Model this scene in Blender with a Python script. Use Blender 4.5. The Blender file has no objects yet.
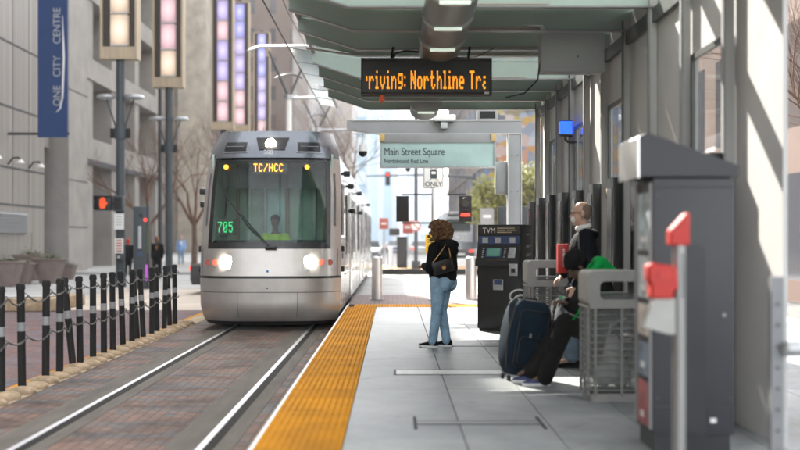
import bpy, bmesh, math, random
from mathutils import Vector, Matrix, noise
random.seed(7)
R = math.radians
sc = bpy.context.scene
COL = sc.collection
F = 1080.0; HY = 238.0; CX = 393.0; CH = 1.7      # lens in photo pixels, horizon row, vanishing column, eye height over the rails
def PX(x, Y): return (x-CX)*Y/F
def PZ(y, Y): return CH-(y-HY)*Y/F

# ------------------------------------------------------------------ materials
def _nt(name):
    m = bpy.data.materials.new(name); m.use_nodes = True
    nt = m.node_tree; b = nt.nodes['Principled BSDF']
    return m, nt, b
def _coord(nt, kind='Object', scale=(1,1,1)):
    tc = nt.nodes.new('ShaderNodeTexCoord'); mp = nt.nodes.new('ShaderNodeMapping')
    mp.inputs['Scale'].default_value = scale
    nt.links.new(tc.outputs[kind], mp.inputs['Vector']); return mp.outputs['Vector']
def _noise(nt, vec, scale, detail=4, rough=.6):
    n = nt.nodes.new('ShaderNodeTexNoise'); n.inputs['Scale'].default_value = scale
    n.inputs['Detail'].default_value = detail; n.inputs['Roughness'].default_value = rough
    nt.links.new(vec, n.inputs['Vector']); return n.outputs['Fac']
def _ramp(nt, fac, stops):
    r = nt.nodes.new('ShaderNodeValToRGB'); e = r.color_ramp.elements
    while len(e) < len(stops): e.new(.5)
    for k, (p, c) in enumerate(stops):
        e[k].position = p; e[k].color = (*c, 1) if len(c) == 3 else c
    nt.links.new(fac, r.inputs['Fac']); return r.outputs['Color']
def _mix(nt, fac, a, b, mode='MIX'):
    m = nt.nodes.new('ShaderNodeMix'); m.data_type = 'RGBA'; m.blend_type = mode
    if isinstance(fac, (int, float)): m.inputs[0].default_value = fac
    else: nt.links.new(fac, m.inputs[0])
    for s, v in ((6, a), (7, b)):
        if isinstance(v, tuple): m.inputs[s].default_value = (*v, 1)
        else: nt.links.new(v, m.inputs[s])
    return m.outputs[2]
def _bump(nt, b, h, strength=.3, dist=.01):
    bn = nt.nodes.new('ShaderNodeBump'); bn.inputs['Strength'].default_value = strength
    bn.inputs['Distance'].default_value = dist
    nt.links.new(h, bn.inputs['Height']); nt.links.new(bn.outputs['Normal'], b.inputs['Normal'])
def M(name, c, rough=.55, metal=0.0, var=.15, scale=3.0, bump=0.0, bscale=40, bdist=.01, stretch=(1,1,1), island=0.0, coat=0):
    m, nt, b = _nt(name)
    v = _coord(nt, 'Object', stretch)
    n = _noise(nt, v, scale)
    lo = tuple(x*(1-var) for x in c); hi = tuple(min(1, x*(1+var)) for x in c)
    col = _ramp(nt, n, [(.3, lo), (.7, hi)])
    if island:
        g = nt.nodes.new('ShaderNodeNewGeometry')
        col = _mix(nt, 1.0, col, _ramp(nt, g.outputs['Random Per Island'], [(0, (1-island,)*3), (1, (1+0*island,)*3)]), 'MULTIPLY')
    nt.links.new(col, b.inputs['Base Color'])
    rr = nt.nodes.new('ShaderNodeMapRange'); nt.links.new(n, rr.inputs[0])
    rr.inputs[3].default_value = max(.02, rough-.08); rr.inputs[4].default_value = min(1, rough+.1)
    nt.links.new(rr.outputs[0], b.inputs['Roughness'])
    b.inputs['Metallic'].default_value = metal
    if coat: b.inputs['Coat Weight'].default_value = coat
    if bump: _bump(nt, b, _noise(nt, v, bscale, 5), bump, bdist)
    return m
def EM(name, c, s, base=None):
    m, nt, b = _nt(name); b.inputs['Base Color'].default_value = (*(base or c), 1)
    b.inputs['Emission Color'].default_value = (*c, 1); b.inputs['Emission Strength'].default_value = s
    b.inputs['Roughness'].default_value = .4; return m
def LIT(name, c, s):
    m, nt, b = _nt(name); tc = nt.nodes.new('ShaderNodeTexCoord')
    vm = nt.nodes.new('ShaderNodeVectorMath'); vm.operation = 'DISTANCE'; vm.inputs[1].default_value = (.5, 0, .5); nt.links.new(tc.outputs['Generated'], vm.inputs[0])
    col = _ramp(nt, vm.outputs['Value'], [(0, tuple(x*.35+.65 for x in c)), (.3, c), (.62, tuple(x*.45 for x in c))])
    nt.links.new(col, b.inputs['Emission Color']); b.inputs['Emission Strength'].default_value = s
    b.inputs['Base Color'].default_value = (.15,.15,.15,1); return m
def GLASS(name, tint=(.9,.95,.95), refl=.08, rough=.03, opac=0.0, body=(.3,.35,.35)):
    m, nt, b = _nt(name); nt.nodes.remove(b)
    out = nt.nodes['Material Output']
    t = nt.nodes.new('ShaderNodeBsdfTransparent'); t.inputs[0].default_value = (*tint, 1)
    g = nt.nodes.new('ShaderNodeBsdfGlossy'); g.inputs['Roughness'].default_value = rough
    lw = nt.nodes.new('ShaderNodeLayerWeight'); fr = nt.nodes.new('ShaderNodeMath'); fr.operation = 'POWER'; fr.inputs[1].default_value = 4
    nt.links.new(lw.outputs['Facing'], fr.inputs[0])
    ad = nt.nodes.new('ShaderNodeMath'); ad.operation = 'ADD'; ad.inputs[1].default_value = refl; ad.use_clamp = True
    nt.links.new(fr.outputs[0], ad.inputs[0])
    d = nt.nodes.new('ShaderNodeBsdfDiffuse'); d.inputs[0].default_value = (*body, 1)
    m0 = nt.nodes.new('ShaderNodeMixShader'); m0.inputs[0].default_value = opac
    nt.links.new(t.outputs[0], m0.inputs[1]); nt.links.new(d.outputs[0], m0.inputs[2])
    m1 = nt.nodes.new('ShaderNodeMixShader'); nt.links.new(ad.outputs[0], m1.inputs[0])
    nt.links.new(m0.outputs[0], m1.inputs[1]); nt.links.new(g.outputs[0], m1.inputs[2])
    nt.links.new(m1.outputs[0], out.inputs[0]); return m
def BRICK(name, c1, c2, c3, grout, sx=.2, sy=.1, stain=.5, rough=.75, rot=True, rows=None):
    m, nt, b = _nt(name)
    tc = nt.nodes.new('ShaderNodeTexCoord'); mp = nt.nodes.new('ShaderNodeMapping')
    if rot: mp.inputs['Rotation'].default_value = (0, 0, R(90))
    nt.links.new(tc.outputs['Object'], mp.inputs['Vector']); v = mp.outputs['Vector']
    br = nt.nodes.new('ShaderNodeTexBrick'); br.offset = .5
    br.inputs['Scale'].default_value = 1; br.inputs['Brick Width'].default_value = sx; br.inputs['Row Height'].default_value = sy
    br.inputs['Mortar Size'].default_value = .0045; br.inputs['Mortar Smooth'].default_value = .3
    br.inputs['Color1'].default_value = (0,0,0,1); br.inputs['Color2'].default_value = (1,1,1,1); br.inputs['Mortar'].default_value = (.5,.5,.5,1)
    nt.links.new(v, br.inputs['Vector'])
    col = _ramp(nt, br.outputs['Color'], [(0, c1), (.45, c2), (.8, c1), (1, c3)])
    # courses of a cooler paver
    if rows:
        w = nt.nodes.new('ShaderNodeTexNoise'); w.inputs['Scale'].default_value = rows; w.inputs['Detail'].default_value = 1
        vv = nt.nodes.new('ShaderNodeMapping'); vv.inputs['Scale'].default_value = (.9, .12, 1); nt.links.new(v, vv.inputs['Vector']); nt.links.new(vv.outputs[0], w.inputs['Vector'])
        col = _mix(nt, _ramp(nt, w.outputs['Fac'], [(.5, (0,0,0)), (.58, (1,1,1))]), col, c3)
    n = _noise(nt, tc.outputs['Object'], 1.3, 6, .7)
    col = _mix(nt, 1.0, col, _ramp(nt, n, [(.32, (1-stain,)*3), (.55, (1,1,1))]), 'MULTIPLY')
    n2 = _noise(nt, tc.outputs['Object'], 9, 5, .7)
    col = _mix(nt, 1.0, col, _ramp(nt, n2, [(.3, (.72,.7,.7)), (.62, (1.0,1.0,1.0))]), 'MULTIPLY')
    col = _mix(nt, br.outputs['Fac'], col, grout)
    nt.links.new(col, b.inputs['Base Color']); b.inputs['Roughness'].default_value = rough; b.inputs['Specular IOR Level'].default_value = .12
    inv = nt.nodes.new('ShaderNodeMath'); inv.operation = 'MULTIPLY_ADD'; inv.inputs[1].default_value = -1; inv.inputs[2].default_value = 1
    nt.links.new(br.outputs['Fac'], inv.inputs[0]); _bump(nt, b, inv.outputs[0], .5, .006)
    return m
def FACADE(name, wall, win1, win2, ww=2.0, fh=3.6, mort=.35, winrough=.12, off=0.0, noise_c=None):
    """storeys of windows as a pattern in the wall's own material"""
    m, nt, b = _nt(name)
    tc = nt.nodes.new('ShaderNodeTexCoord'); sp = nt.nodes.new('ShaderNodeSeparateXYZ'); cb = nt.nodes.new('ShaderNodeCombineXYZ')
    nt.links.new(tc.outputs['Object'], sp.inputs[0])
    ad = nt.nodes.new('ShaderNodeMath'); nt.links.new(sp.outputs[0], ad.inputs[0]); nt.links.new(sp.outputs[1], ad.inputs[1])
    nt.links.new(ad.outputs[0], cb.inputs[0]); nt.links.new(sp.outputs[2], cb.inputs[1])
    br = nt.nodes.new('ShaderNodeTexBrick'); br.offset = off; br.inputs['Scale'].default_value = 1
    br.inputs['Brick Width'].default_value = ww; br.inputs['Row Height'].default_value = fh
    br.inputs['Mortar Size'].default_value = mort; br.inputs['Mortar Smooth'].default_value = 0
    br.inputs['Color1'].default_value = (*win1, 1); br.inputs['Color2'].default_value = (*win2, 1)
    nt.links.new(cb.outputs[0], br.inputs['Vector'])
    wn = _noise(nt, tc.outputs['Object'], .35, 6, .7)
    wc = _ramp(nt, wn, [(.3, tuple(x*.78 for x in wall)), (.7, noise_c or wall)])
    col = _mix(nt, br.outputs['Fac'], br.outputs['Color'], wc)
    nt.links.new(col, b.inputs['Base Color'])
    rr = nt.nodes.new('ShaderNodeMapRange'); nt.links.new(br.outputs['Fac'], rr.inputs[0])
    rr.inputs[3].default_value = winrough; rr.inputs[4].default_value = .8
    nt.links.new(rr.outputs[0], b.inputs['Roughness']); _bump(nt, b, br.outputs['Fac'], 1, .1)
    return m

MT = {}
def mk():
    g = MT
    g['steel'] = M('brushed_steel', (.62,.62,.62), .3, 1, .1, 30, stretch=(1,1,.05))
    g['poststeel'] = M('post_steel', (.26,.26,.26), .38, .8, .12, 30, stretch=(1,1,.05))
    g['galv'] = M('galvanised', (.42,.43,.44), .45, .8, .15, 20)
    g['rail'] = M('rail_head', (.30,.30,.315), .5, 1, .06, 5, stretch=(4,.3,1))
    g['raildark'] = M('rail_groove', (.008,.007,.006), .8, 0, .3, 9)
    g['paint'] = M('shelter_paint', (.52,.52,.515), .45, 0, .06, 1.5, .12, 70, .003)
    g['paintgreen'] = M('canopy_paint', (.38,.47,.42), .5, 0, .1, 1.2, .1, 60, .003)
    g['darkpaint'] = M('dark_green_grey_paint', (.075,.083,.08), .45, 0, .1, 4)
    g['portal'] = M('portal_paint', (.27,.275,.28), .5, 0, .08, 2.5, .1, 60, .003)
    g['slate'] = M('slate_panel', (.028,.031,.037), .5, 0, .1, 1.7)
    g['slate2'] = M('slate_darker', (.016,.018,.022), .4, 0, .1, 2)
    g['black'] = M('black_plastic', (.006,.006,.007), .42, 0, .3, 12)
    g['blackm'] = M('black_matt', (.0075,.007,.007), .75, 0, .25, 20)
    g['board'] = M('notice_black', (.007,.008,.008), .3, 0, .2, 5)
    g['red'] = M('red_plastic', (.42,.014,.008), .4, 0, .06, 6)
    g['yellow'] = M('tactile_yellow', (.54,.23,.006), .85, 0, .22, 2.3, .15, 120, .002, island=.22)
    g['yellowsign'] = M('yellow_sign', (.85,.55,.02), .5, 0, .05, 5)
    g['slab'] = None
    g['conc'] = M('pale_concrete', (.40,.40,.39), .85, 0, .16, .5, .2, 30)
    g['conctrack'] = M('track_concrete', (.105,.093,.08), .8, 0, .3, 1.6, .25, 40, stretch=(3,.5,1))
    g['tan'] = M('tan_concrete', (.40,.30,.20), .9, 0, .35, 7, .7, 45)
    g['tan2'] = M('tan_strip', (.36,.29,.20), .85, 0, .3, 2.5, .2, 50)
    g['white'] = M('white_paint', (.78,.78,.76), .5, 0, .05, 6)
    g['band'] = M('reflective_band', (.30,.31,.32), .35, 0, .15, 20)
    g['chain'] = M('chain_steel', (.17,.165,.16), .4, .9, .2, 40)
    g['granite'] = M('granite', (.30,.285,.265), .7, 0, .14, .8, .15, 8)
    g['granite2'] = M('granite_dark', (.16,.155,.15), .6, 0, .2, 1.3)
    g['panelmetal'] = M('striped_panels', (.27,.25,.225), .45, .1, .35, 2.6, stretch=(1,3.2,.02))
    g['groove'] = M('joint_dark', (.06,.06,.065), .8, 0, .2, 4)
    g['banner'] = M('banner_blue', (.008,.04,.145), .6, 0, .12, 1)
    g['silver'] = M('train_silver', (.46,.435,.41), .33, .6, .13, 2.2, coat=.4)
    g['hood'] = M('train_hood', (.17,.185,.21), .24, .7, .08, 1.0, coat=.5)
    g['trainwhite'] = M('train_side', (.70,.70,.69), .25, .3, .05, 2, coat=.6)
    g['tdark'] = M('train_dark', (.007,.008,.009), .25, 0, .2, 3)
    g['cab'] = M('cab_lightened', (.50,.62,.55), .6, 0, .25, 3)  # lightened colour stands in for windscreen reflections and interior lights
    g['rubber'] = M('rubber', (.007,.007,.007), .8, 0, .2, 12)
    g['grime'] = M('underframe', (.010,.009,.008), .85, 0, .3, 6)
    g['wood'] = M('bark', (.13,.085,.06), .9, 0, .3, 5, .4, 20)
    g['twig'] = M('twig_bark', (.13,.07,.045), .9, 0, .3, 3)
    g['planter'] = M('planter_clay', (.20,.155,.14), .8, 0, .15, 3, .15, 25)
    g['leaf'] = M('leaf_green', (.09,.125,.03), .7, 0, .4, 2, island=.5)
    g['leafy'] = M('leaf_yellow_green', (.30,.30,.045), .7, 0, .45, .9, island=.5)
    g['polegrey'] = M('lamp_pole_paint', (.038,.05,.058), .5, 0, .1, 4)
    g['tanmetal'] = M('tan_frame', (.42,.34,.24), .55, 0, .15, 2, stretch=(4,4,.4))
    g['binplastic'] = M('bin_grey', (.33,.33,.315), .5, .2, .12, 5)
    g['binwire'] = M('bin_wire', (.25,.255,.245), .45, .5, .15, 9)
    g['liner'] = GLASS('liner_film', (.75,.76,.75), .03, .35, .28, (.35,.36,.36))
    g['glass'] = GLASS('clear_glass', (.97,.97,.965), .04)
    g['canopyglass'] = GLASS('green_canopy_glass', (.55,.76,.70), .02, .2, .5, (.025,.075,.06))
    g['shieldglass'] = GLASS('windscreen_glass', (.62,.72,.74), .10, .02)
    g['signglass'] = M('sign_pale_teal', (.44,.60,.59), .3, 0, .12, 1.4)
    g['skin'] = M('skin_light', (.56,.35,.26), .5, 0, .1, 9)
    g['skindark'] = M('skin_brown', (.10,.055,.035), .5, 0, .1, 9)
    g['hair'] = M('curly_hair', (.20,.11,.055), .7, 0, .5, 22, .9, 45, .03)
    g['hairgrey'] = M('shaved_hair', (.22,.16,.13), .8, 0, .15, 60)
    g['clothblack'] = M('black_cloth', (.0055,.0055,.006), .85, 0, .25, 9, .6, 9, .03)
    g['clothnavy'] = M('navy_cloth', (.006,.007,.012), .8, 0, .25, 8, .6, 9, .03)
    g['pants'] = M('black_trousers', (.012,.0115,.011), .85, 0, .35, 6, .7, 10, .03)
    g['denim'] = M('denim_light', (.28,.44,.58), .85, 0, .35, 6, .9, 10, .05)
    g['denim2'] = M('denim_faded', (.22,.30,.40), .85, 0, .3, 7, .7, 14, .02)
    g['green'] = M('green_hood', (.0,.32,.06), .8, 0, .15, 8, .5, 12, .02)
    g['gold'] = M('gold_chain', (.7,.42,.16), .3, 1, .1, 20)
    g['leather'] = M('black_leather', (.006,.0055,.006), .35, 0, .2, 20)
    g['shoewhite'] = M('shoe_sole', (.75,.75,.73), .6, 0, .08, 20)
    g['shoeblue'] = M('shoe_navy', (.045,.06,.15), .8, 0, .2, 20)
    g['luggage'] = M('luggage_fabric', (.010,.021,.034), .75, 0, .25, 5, .4, 300, .002)
    g['brown'] = M('brown_cloth', (.22,.10,.05), .8, 0, .2, 5)
    g['lightblue'] = M('blue_cloth', (.25,.38,.62), .8, 0, .2, 5)
    g['tvmblue'] = M('tvm_blue_panel', (.03,.06,.16), .35, 0, .15, 6)
    g['tvmgrey'] = M('tvm_charcoal', (.010,.010,.0105), .38, .2, .15, 4)
    g['tvmtop'] = M('tvm_header', (.035,.029,.023), .4, .2, .1, 6)
    g['carwhite'] = M('car_white', (.7,.7,.7), .25, 0, .03, 2, coat=.8)
    g['carsilver'] = M('car_silver', (.45,.47,.5), .25, .6, .03, 2, coat=.8)
    g['carblack'] = M('car_black', (.015,.015,.017), .22, 0, .1, 2, coat=.8)
    g['carblue'] = M('car_blue', (.05,.10,.22), .25, .3, .05, 2, coat=.8)
    g['carglass'] = M('car_glass', (.03,.04,.045), .08, 0, .1, 2)
    g['ledorange'] = EM('led_orange', (1.0,.33,.012), .24, (.02,.01,.0))
    g['ledgreen'] = EM('led_green', (.04,1.0,.28), .14, (0,.02,0))
    g['head'] = EM('headlight_glow', (1.0,.93,.78), 14)
    g['amber'] = EM('amber_lamp', (1.0,.38,.03), .35)
    g['redlamp'] = EM('red_lamp', (1.0,.05,.03), .25)
    g['redlens'] = M('red_lens', (.45,.08,.05), .3, 0, .1, 5)
    g['blue'] = EM('blue_lamp', (.02,.10,1.0), .35)
    g['tube'] = EM('light_tube', (.85,1.0,.86), .09)
    g['peach'] = LIT('lit_peach', (1.0,.74,.52), .17)
    g['pinkl'] = LIT('lit_pink', (1.0,.60,.66), .16)
    g['violet'] = LIT('lit_violet', (.62,.50,1.0), .16)
    g['bluel'] = LIT('lit_blue', (.36,.36,1.0), .17)
    g['screen'] = EM('screen_green', (.16,.50,.36), .04, (.05,.1,.08))
    g['magenta'] = EM('magenta_strip', (.75,.12,.9), .11, (.1,.02,.1))
    g['hand'] = EM('orange_hand', (1.0,.09,.015), .2, (.05,.01,0))
    g['text'] = M('letter_dark', (.03,.045,.05), .5, 0, .1, 5)
    g['textw'] = M('letter_white', (.75,.75,.75), .5, 0, .1, 5)
    g['hivis'] = M('hi_vis_yellow', (.5,.8,.05), .7, 0, .1, 6)
    g['mural'] = None
mk()
def _slab():
    m, nt, b = _nt('platform_slab')
    v = _coord(nt)
    n = _noise(nt, v, 1.1, 6, .65); n2 = _noise(nt, v, 28, 4, .7)
    g = nt.nodes.new('ShaderNodeNewGeometry')
    col = _ramp(nt, n, [(.3, (.15,.168,.173)), (.5,(.265,.285,.29)), (.7, (.35,.37,.372))])
    col = _mix(nt, 1, col, _ramp(nt, g.outputs['Random Per Island'], [(0, (.84,.85,.86)), (1, (1,1,1))]), 'MULTIPLY')
    col = _mix(nt, 1, col, _ramp(nt, n2, [(.3, (.85,.85,.85)), (.7, (1,1,1))]), 'MULTIPLY')
    sp = _noise(nt, v, 5.5, 2, .5)
    col = _mix(nt, _ramp(nt, sp, [(.66, (0,0,0)), (.72, (.45,.45,.45))]), col, (.10,.10,.10))
    nt.links.new(col, b.inputs['Base Color'])
    rr = nt.nodes.new('ShaderNodeMapRange'); nt.links.new(n, rr.inputs[0]); rr.inputs[3].default_value = .38; rr.inputs[4].default_value = .62
    nt.links.new(rr.outputs[0], b.inputs['Roughness']); _bump(nt, b, n2, .25, .003)
    return m
MT['slab'] = _slab()
def _mural():
    m, nt, b = _nt('mural_panels')
    v = _coord(nt, 'Object', (1,1,1.3))
    vo = nt.nodes.new('ShaderNodeTexVoronoi'); vo.distance = 'MANHATTAN'; vo.inputs['Scale'].default_value = 1.1
    nt.links.new(v, vo.inputs['Vector'])
    sp = nt.nodes.new('ShaderNodeSeparateColor'); nt.links.new(vo.outputs['Color'], sp.inputs[0])
    col = _ramp(nt, sp.outputs[0], [(0, (.22,.24,.27)), (.3,(.06,.15,.32)), (.5,(.42,.43,.45)), (.68,(.42,.15,.04)), (.82,(.40,.30,.06)), (1,(.05,.07,.11))])
    nt.links.new(col, b.inputs['Base Color']); b.inputs['Roughness'].default_value = .6; return m
MT['mural'] = _mural()
for k_ in ('clothblack','clothnavy','pants','denim','denim2','green','luggage','hair','hairgrey','brown','lightblue','hivis','conc', 'conctrack', 'tan', 'tan2', 'yellow', 'raildark', 'granite', 'granite2'):
    MT[k_].node_tree.nodes['Principled BSDF'].inputs['Specular IOR Level'].default_value = .12

# ------------------------------------------------------------------ mesh builder
class MB:
    def __init__(s): s.b = bmesh.new()
    def box(s, c, d, rot=None, bev=0):
        m = Matrix.Translation(Vector(c))
        if rot: m = m @ rot.to_4x4()
        r = bmesh.ops.create_cube(s.b, size=1, matrix=m @ Matrix.Diagonal((*d, 1)))
        if bev:
            es = list({e for v in r['verts'] for e in v.link_edges})
            bmesh.ops.bevel(s.b, geom=es, offset=bev, segments=2, affect='EDGES', profile=.6)
        return s
    def bx(s, x0, x1, y0, y1, z0, z1, bev=0):
        return s.box(((x0+x1)/2, (y0+y1)/2, (z0+z1)/2), (abs(x1-x0), abs(y1-y0), abs(z1-z0)), None, bev)
    def cyl(s, p0, p1, r0, r1=None, n=16, cap=True):
        p0 = Vector(p0); p1 = Vector(p1); r1 = r0 if r1 is None else r1
        d = p1-p0
        m = Matrix.Translation((p0+p1)/2) @ d.to_track_quat('Z', 'Y').to_matrix().to_4x4()
        bmesh.ops.create_cone(s.b, cap_ends=cap, segments=n, radius1=max(r0, 1e-5), radius2=max(r1, 1e-5), depth=d.length, matrix=m)
        return s
    def sph(s, c, r, n=12, rot=None):
        if isinstance(r, (int, float)): r = (r, r, r)
        m = Matrix.Translation(Vector(c))
        if rot: m = m @ rot.to_4x4()
        bmesh.ops.create_uvsphere(s.b, u_segments=n, v_segments=max(6, n//2+2), radius=1, matrix=m @ Matrix.Diagonal((*r, 1)))
        return s
    def tube(s, pts, r, n=8, closed=False):
        pts = [Vector(p) for p in pts]; L = len(pts); rings = []; up = Vector((0, 0, 1)); prev = None
        for k, p in enumerate(pts):
            if closed: t = pts[(k+1) % L]-pts[k-1]
            else: t = pts[min(k+1, L-1)]-pts[max(k-1, 0)]
            t.normalize()
            if prev is None:
                a = t.cross(up)
                if a.length < 1e-3: a = t.cross(Vector((1, 0, 0)))
            else: a = prev-t*prev.dot(t)
            a.normalize(); prev = a; b_ = t.cross(a)
            rr = r[k] if isinstance(r, (list, tuple)) else r
            rings.append([s.b.verts.new(p+rr*(math.cos(2*math.pi*q/n)*a+math.sin(2*math.pi*q/n)*b_)) for q in range(n)])
        for k in range(L if closed else L-1):
            A, B = rings[k], rings[(k+1) % L]
            for q in range(n): s.b.faces.new((A[q], A[(q+1) % n], B[(q+1) % n], B[q]))
        if not closed:
            s.b.faces.new(rings[0][::-1]); s.b.faces.new(rings[-1])
        return s
    def prism(s, poly, y0, y1, axis='Y', cap=True):
        """poly of (a,b): axis Y -> (x,z); axis X -> (y,z); axis Z -> (x,y)"""
        def P(a, b_, t): return {'Y': (a, t, b_), 'X': (t, a, b_), 'Z': (a, b_, t)}[axis]
        A = [s.b.verts.new(P(a, b_, y0)) for a, b_ in poly]; B = [s.b.verts.new(P(a, b_, y1)) for a, b_ in poly]
        n = len(poly)
        for k in range(n): s.b.faces.new((A[k], A[(k+1) % n], B[(k+1) % n], B[k]))
        if cap: s.b.faces.new(A[::-1]); s.b.faces.new(B)
        return s
    def loft(s, rings, close=True, caps=True):
        V = [[s.b.verts.new(p) for p in r] for r in rings]; n = len(V[0])
        for k in range(len(V)-1):
            for q in range(n if close else n-1):
                s.b.faces.new((V[k][q], V[k][(q+1) % n], V[k+1][(q+1) % n], V[k+1][q]))
        if caps and close: s.b.faces.new(V[0][::-1]); s.b.faces.new(V[-1])
        return s
    def face(s, pts): s.b.faces.new([s.b.verts.new(p) for p in pts]); return s
    def mesh(s, name, mat, smooth=None):
        bmesh.ops.recalc_face_normals(s.b, faces=s.b.faces)
        me = bpy.data.meshes.new(name); s.b.to_mesh(me); s.b.free()
        if mat: me.materials.append(MT[mat] if isinstance(mat, str) else mat)
        if smooth:
            for p in me.polygons: p.use_smooth = True
            try: me.set_sharp_from_angle(angle=R(smooth))
            except Exception: pass
        return me
    def put(s, name, mat, parent=None, loc=None, smooth=35, label=None, rz=0):
        o = bpy.data.objects.new(name, s.mesh(name, mat, smooth)); COL.objects.link(o)
        if parent: o.parent = parent
        if loc: o.location = loc
        if rz: o.rotation_euler = (0, 0, rz)
        if label: o['label'] = label
        return o
def tag(o, label=None, cat=None, group=None, kind=None):
    if label: o['label'] = label
    if cat: o['category'] = cat
    if group: o['group'] = group
    if kind: o['kind'] = kind
    return o
def thing(name, label, cat, loc=(0, 0, 0), rz=0, group=None):
    o = bpy.data.objects.new(name, None); COL.objects.link(o); o.empty_display_size = .2
    o.location = loc; o.rotation_euler = (0, 0, rz); return tag(o, label, cat, group)
def ST(o): o['kind'] = 'structure'; return o
KIDS = {}
def copy_tree(o, parent=None):
    c = o.copy(); COL.objects.link(c)
    if parent: c.parent = parent
    for ch in [x for x in list(COL.objects) if x.parent == o]: copy_tree(ch, c)
    return c
def text(name, txt, size, mat, parent, loc, rot=(R(90), 0, 0), align='LEFT', ext=.001, sx=1.0, bold=0):
    cu = bpy.data.curves.new(name, 'FONT'); cu.body = txt; cu.size = size; cu.extrude = ext; cu.align_x = align; cu.offset = bold
    t = bpy.data.objects.new('t', cu); COL.objects.link(t)
    dg = bpy.context.evaluated_depsgraph_get()
    me = bpy.data.meshes.new_from_object(t.evaluated_get(dg)); bpy.data.objects.remove(t); bpy.data.curves.remove(cu)
    me.materials.clear(); me.materials.append(MT[mat]); me.name = name
    o = bpy.data.objects.new(name, me); COL.objects.link(o); o.parent = parent; o.location = loc; o.rotation_euler = rot; o.scale = (sx, 1, 1)
    return o
DOTS = {
 "r": ["     ","     ","# ## ","##  #","#    ","#    ","#    "], "i": [" # ","   ","## "," # "," # "," # ","###"],
 "v": ["     ","     ","#   #","#   #","#   #"," # # ","  #  "], "n": ["     ","     ","# ## ","##  #","#   #","#   #","#   #"],
 "g": ["     "," ####","#   #","#   #"," ####","    #"," ### "], ":": [" "," ","#"," "," ","#"," "], "'": [" "," ","#","#"," "," "," "],
 "N": ["#   #","##  #","# # #","# # #","#  ##","#   #","#   #"], "o": ["     ","     "," ### ","#   #","#   #","#   #"," ### "],
 "t": [" #   "," #   ","#### "," #   "," #   "," #  #","  ## "], "h": ["#    ","#    ","# ## ","##  #","#   #","#   #","#   #"],
 "l": ["## "," # "," # "," # "," # "," # ","###"], "e": ["     ","     "," ### ","#   #","#####","#    "," ### "],
 "T": ["#####","  #  ","  #  ","  #  ","  #  ","  #  ","  #  "], "a": ["   ","   "," ##","   "," ##","#  "," ##"],
 "C": [" ### ","#   #","#    ","#    ","#    ","#   #"," ### "], "/": ["    #","    #","   # ","  #  "," #   ","#    ","#    "],
 "H": ["#   #","#   #","#   #","#####","#   #","#   #","#   #"], " ": ["   "]*7,
 "7": ["#####","    #","   # ","  #  "," #   "," #   "," #   "], "0": [" ### ","#   #","#  ##","# # #","##  #","#   #"," ### "],
 "5": ["#####","#    ","#### ","    #","    #","#   #"," ### "]}
def dots(name, txt, w, h, mat, parent, loc, fat=.95, thick=False):
    """lamps of a dot-matrix display, facing -Y, lower corner at loc"""
    cols = sum(len(DOTS[c][0])+1+(1 if thick and c != ' ' else 0) for c in txt); px = w/cols; pz = h/7.0; mb = MB(); x = 0
    for c in txt:
        g = DOTS[c]; mb = MB(); n = 0
        for r_ in range(7):
            for q, ch in enumerate(g[r_]):
                if ch == '#':
                    ww = px*(1.38 if thick else fat); X0 = x*px+q*px; n += 1
                    mb.bx(X0, X0+ww, -.004, 0, (6-r_)*pz+pz*.04, (7-r_)*pz-pz*.04)
        x += len(g[0])+1+(1 if thick and c != ' ' else 0)
        if n: mb.put(name, mat, parent, loc, smooth=None)
def blob(prims, voxel=.012, smooth=4, name='m', mat=None):
    """one continuous surface from tapered limbs (p0,r0,p1,r1) and ellipsoids ('e',c,(rx,ry,rz)[,rot])"""
    mb = MB()
    for p in prims:
        if p[0] == 'e': mb.sph(p[1], p[2], 16, p[3] if len(p) > 3 else None)
        elif p[0] == 'b': mb.box(p[1], p[2], p[3] if len(p) > 3 else None)
        else:
            p0, r0, p1, r1 = p
            mb.cyl(p0, p1, r0, r1, 14); mb.sph(p0, r0, 12); mb.sph(p1, r1, 12)
    me = mb.mesh(name, None); o = bpy.data.objects.new('tmp', me); COL.objects.link(o)
    m = o.modifiers.new('r', 'REMESH'); m.mode = 'VOXEL'; m.voxel_size = voxel; m.use_smooth_shade = True
    if smooth:
        s_ = o.modifiers.new('s', 'SMOOTH'); s_.factor = .5; s_.iterations = smooth
    dg = bpy.context.evaluated_depsgraph_get()
    out = bpy.data.meshes.new_from_object(o.evaluated_get(dg)); out.name = name
    bpy.data.objects.remove(o); bpy.data.meshes.remove(me)
    for p in out.polygons: p.use_smooth = True
    out.materials.clear(); out.materials.append(MT[mat]); return out
def ob(name, me, parent=None, loc=None):
    o = bpy.data.objects.new(name, me); COL.objects.link(o)
    if parent: o.parent = parent
    if loc: o.location = loc
    return o
ORD = ['first','second','third','fourth','fifth','sixth','seventh','eighth','ninth','tenth','eleventh','twelfth','thirteenth','fourteenth','fifteenth','sixteenth','seventeenth','eighteenth','nineteenth','twentieth','twenty-first','twenty-second','twenty-third','twenty-fourth','twenty-fifth','twenty-sixth','twenty-seventh','twenty-eighth','twenty-ninth','thirtieth','thirty-first','thirty-second','thirty-third','thirty-fourth']
def rrect(x0, x1, z0, z1, r, n=5):
    out = []
    for (cx, cz, a0) in ((x1-r, z1-r, 0), (x0+r, z1-r, 90), (x0+r, z0+r, 180), (x1-r, z0+r, 270)):
        for k in range(n+1):
            a = R(a0+90*k/n); out.append((cx+r*math.cos(a), cz+r*math.sin(a)))
    return out

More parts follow.
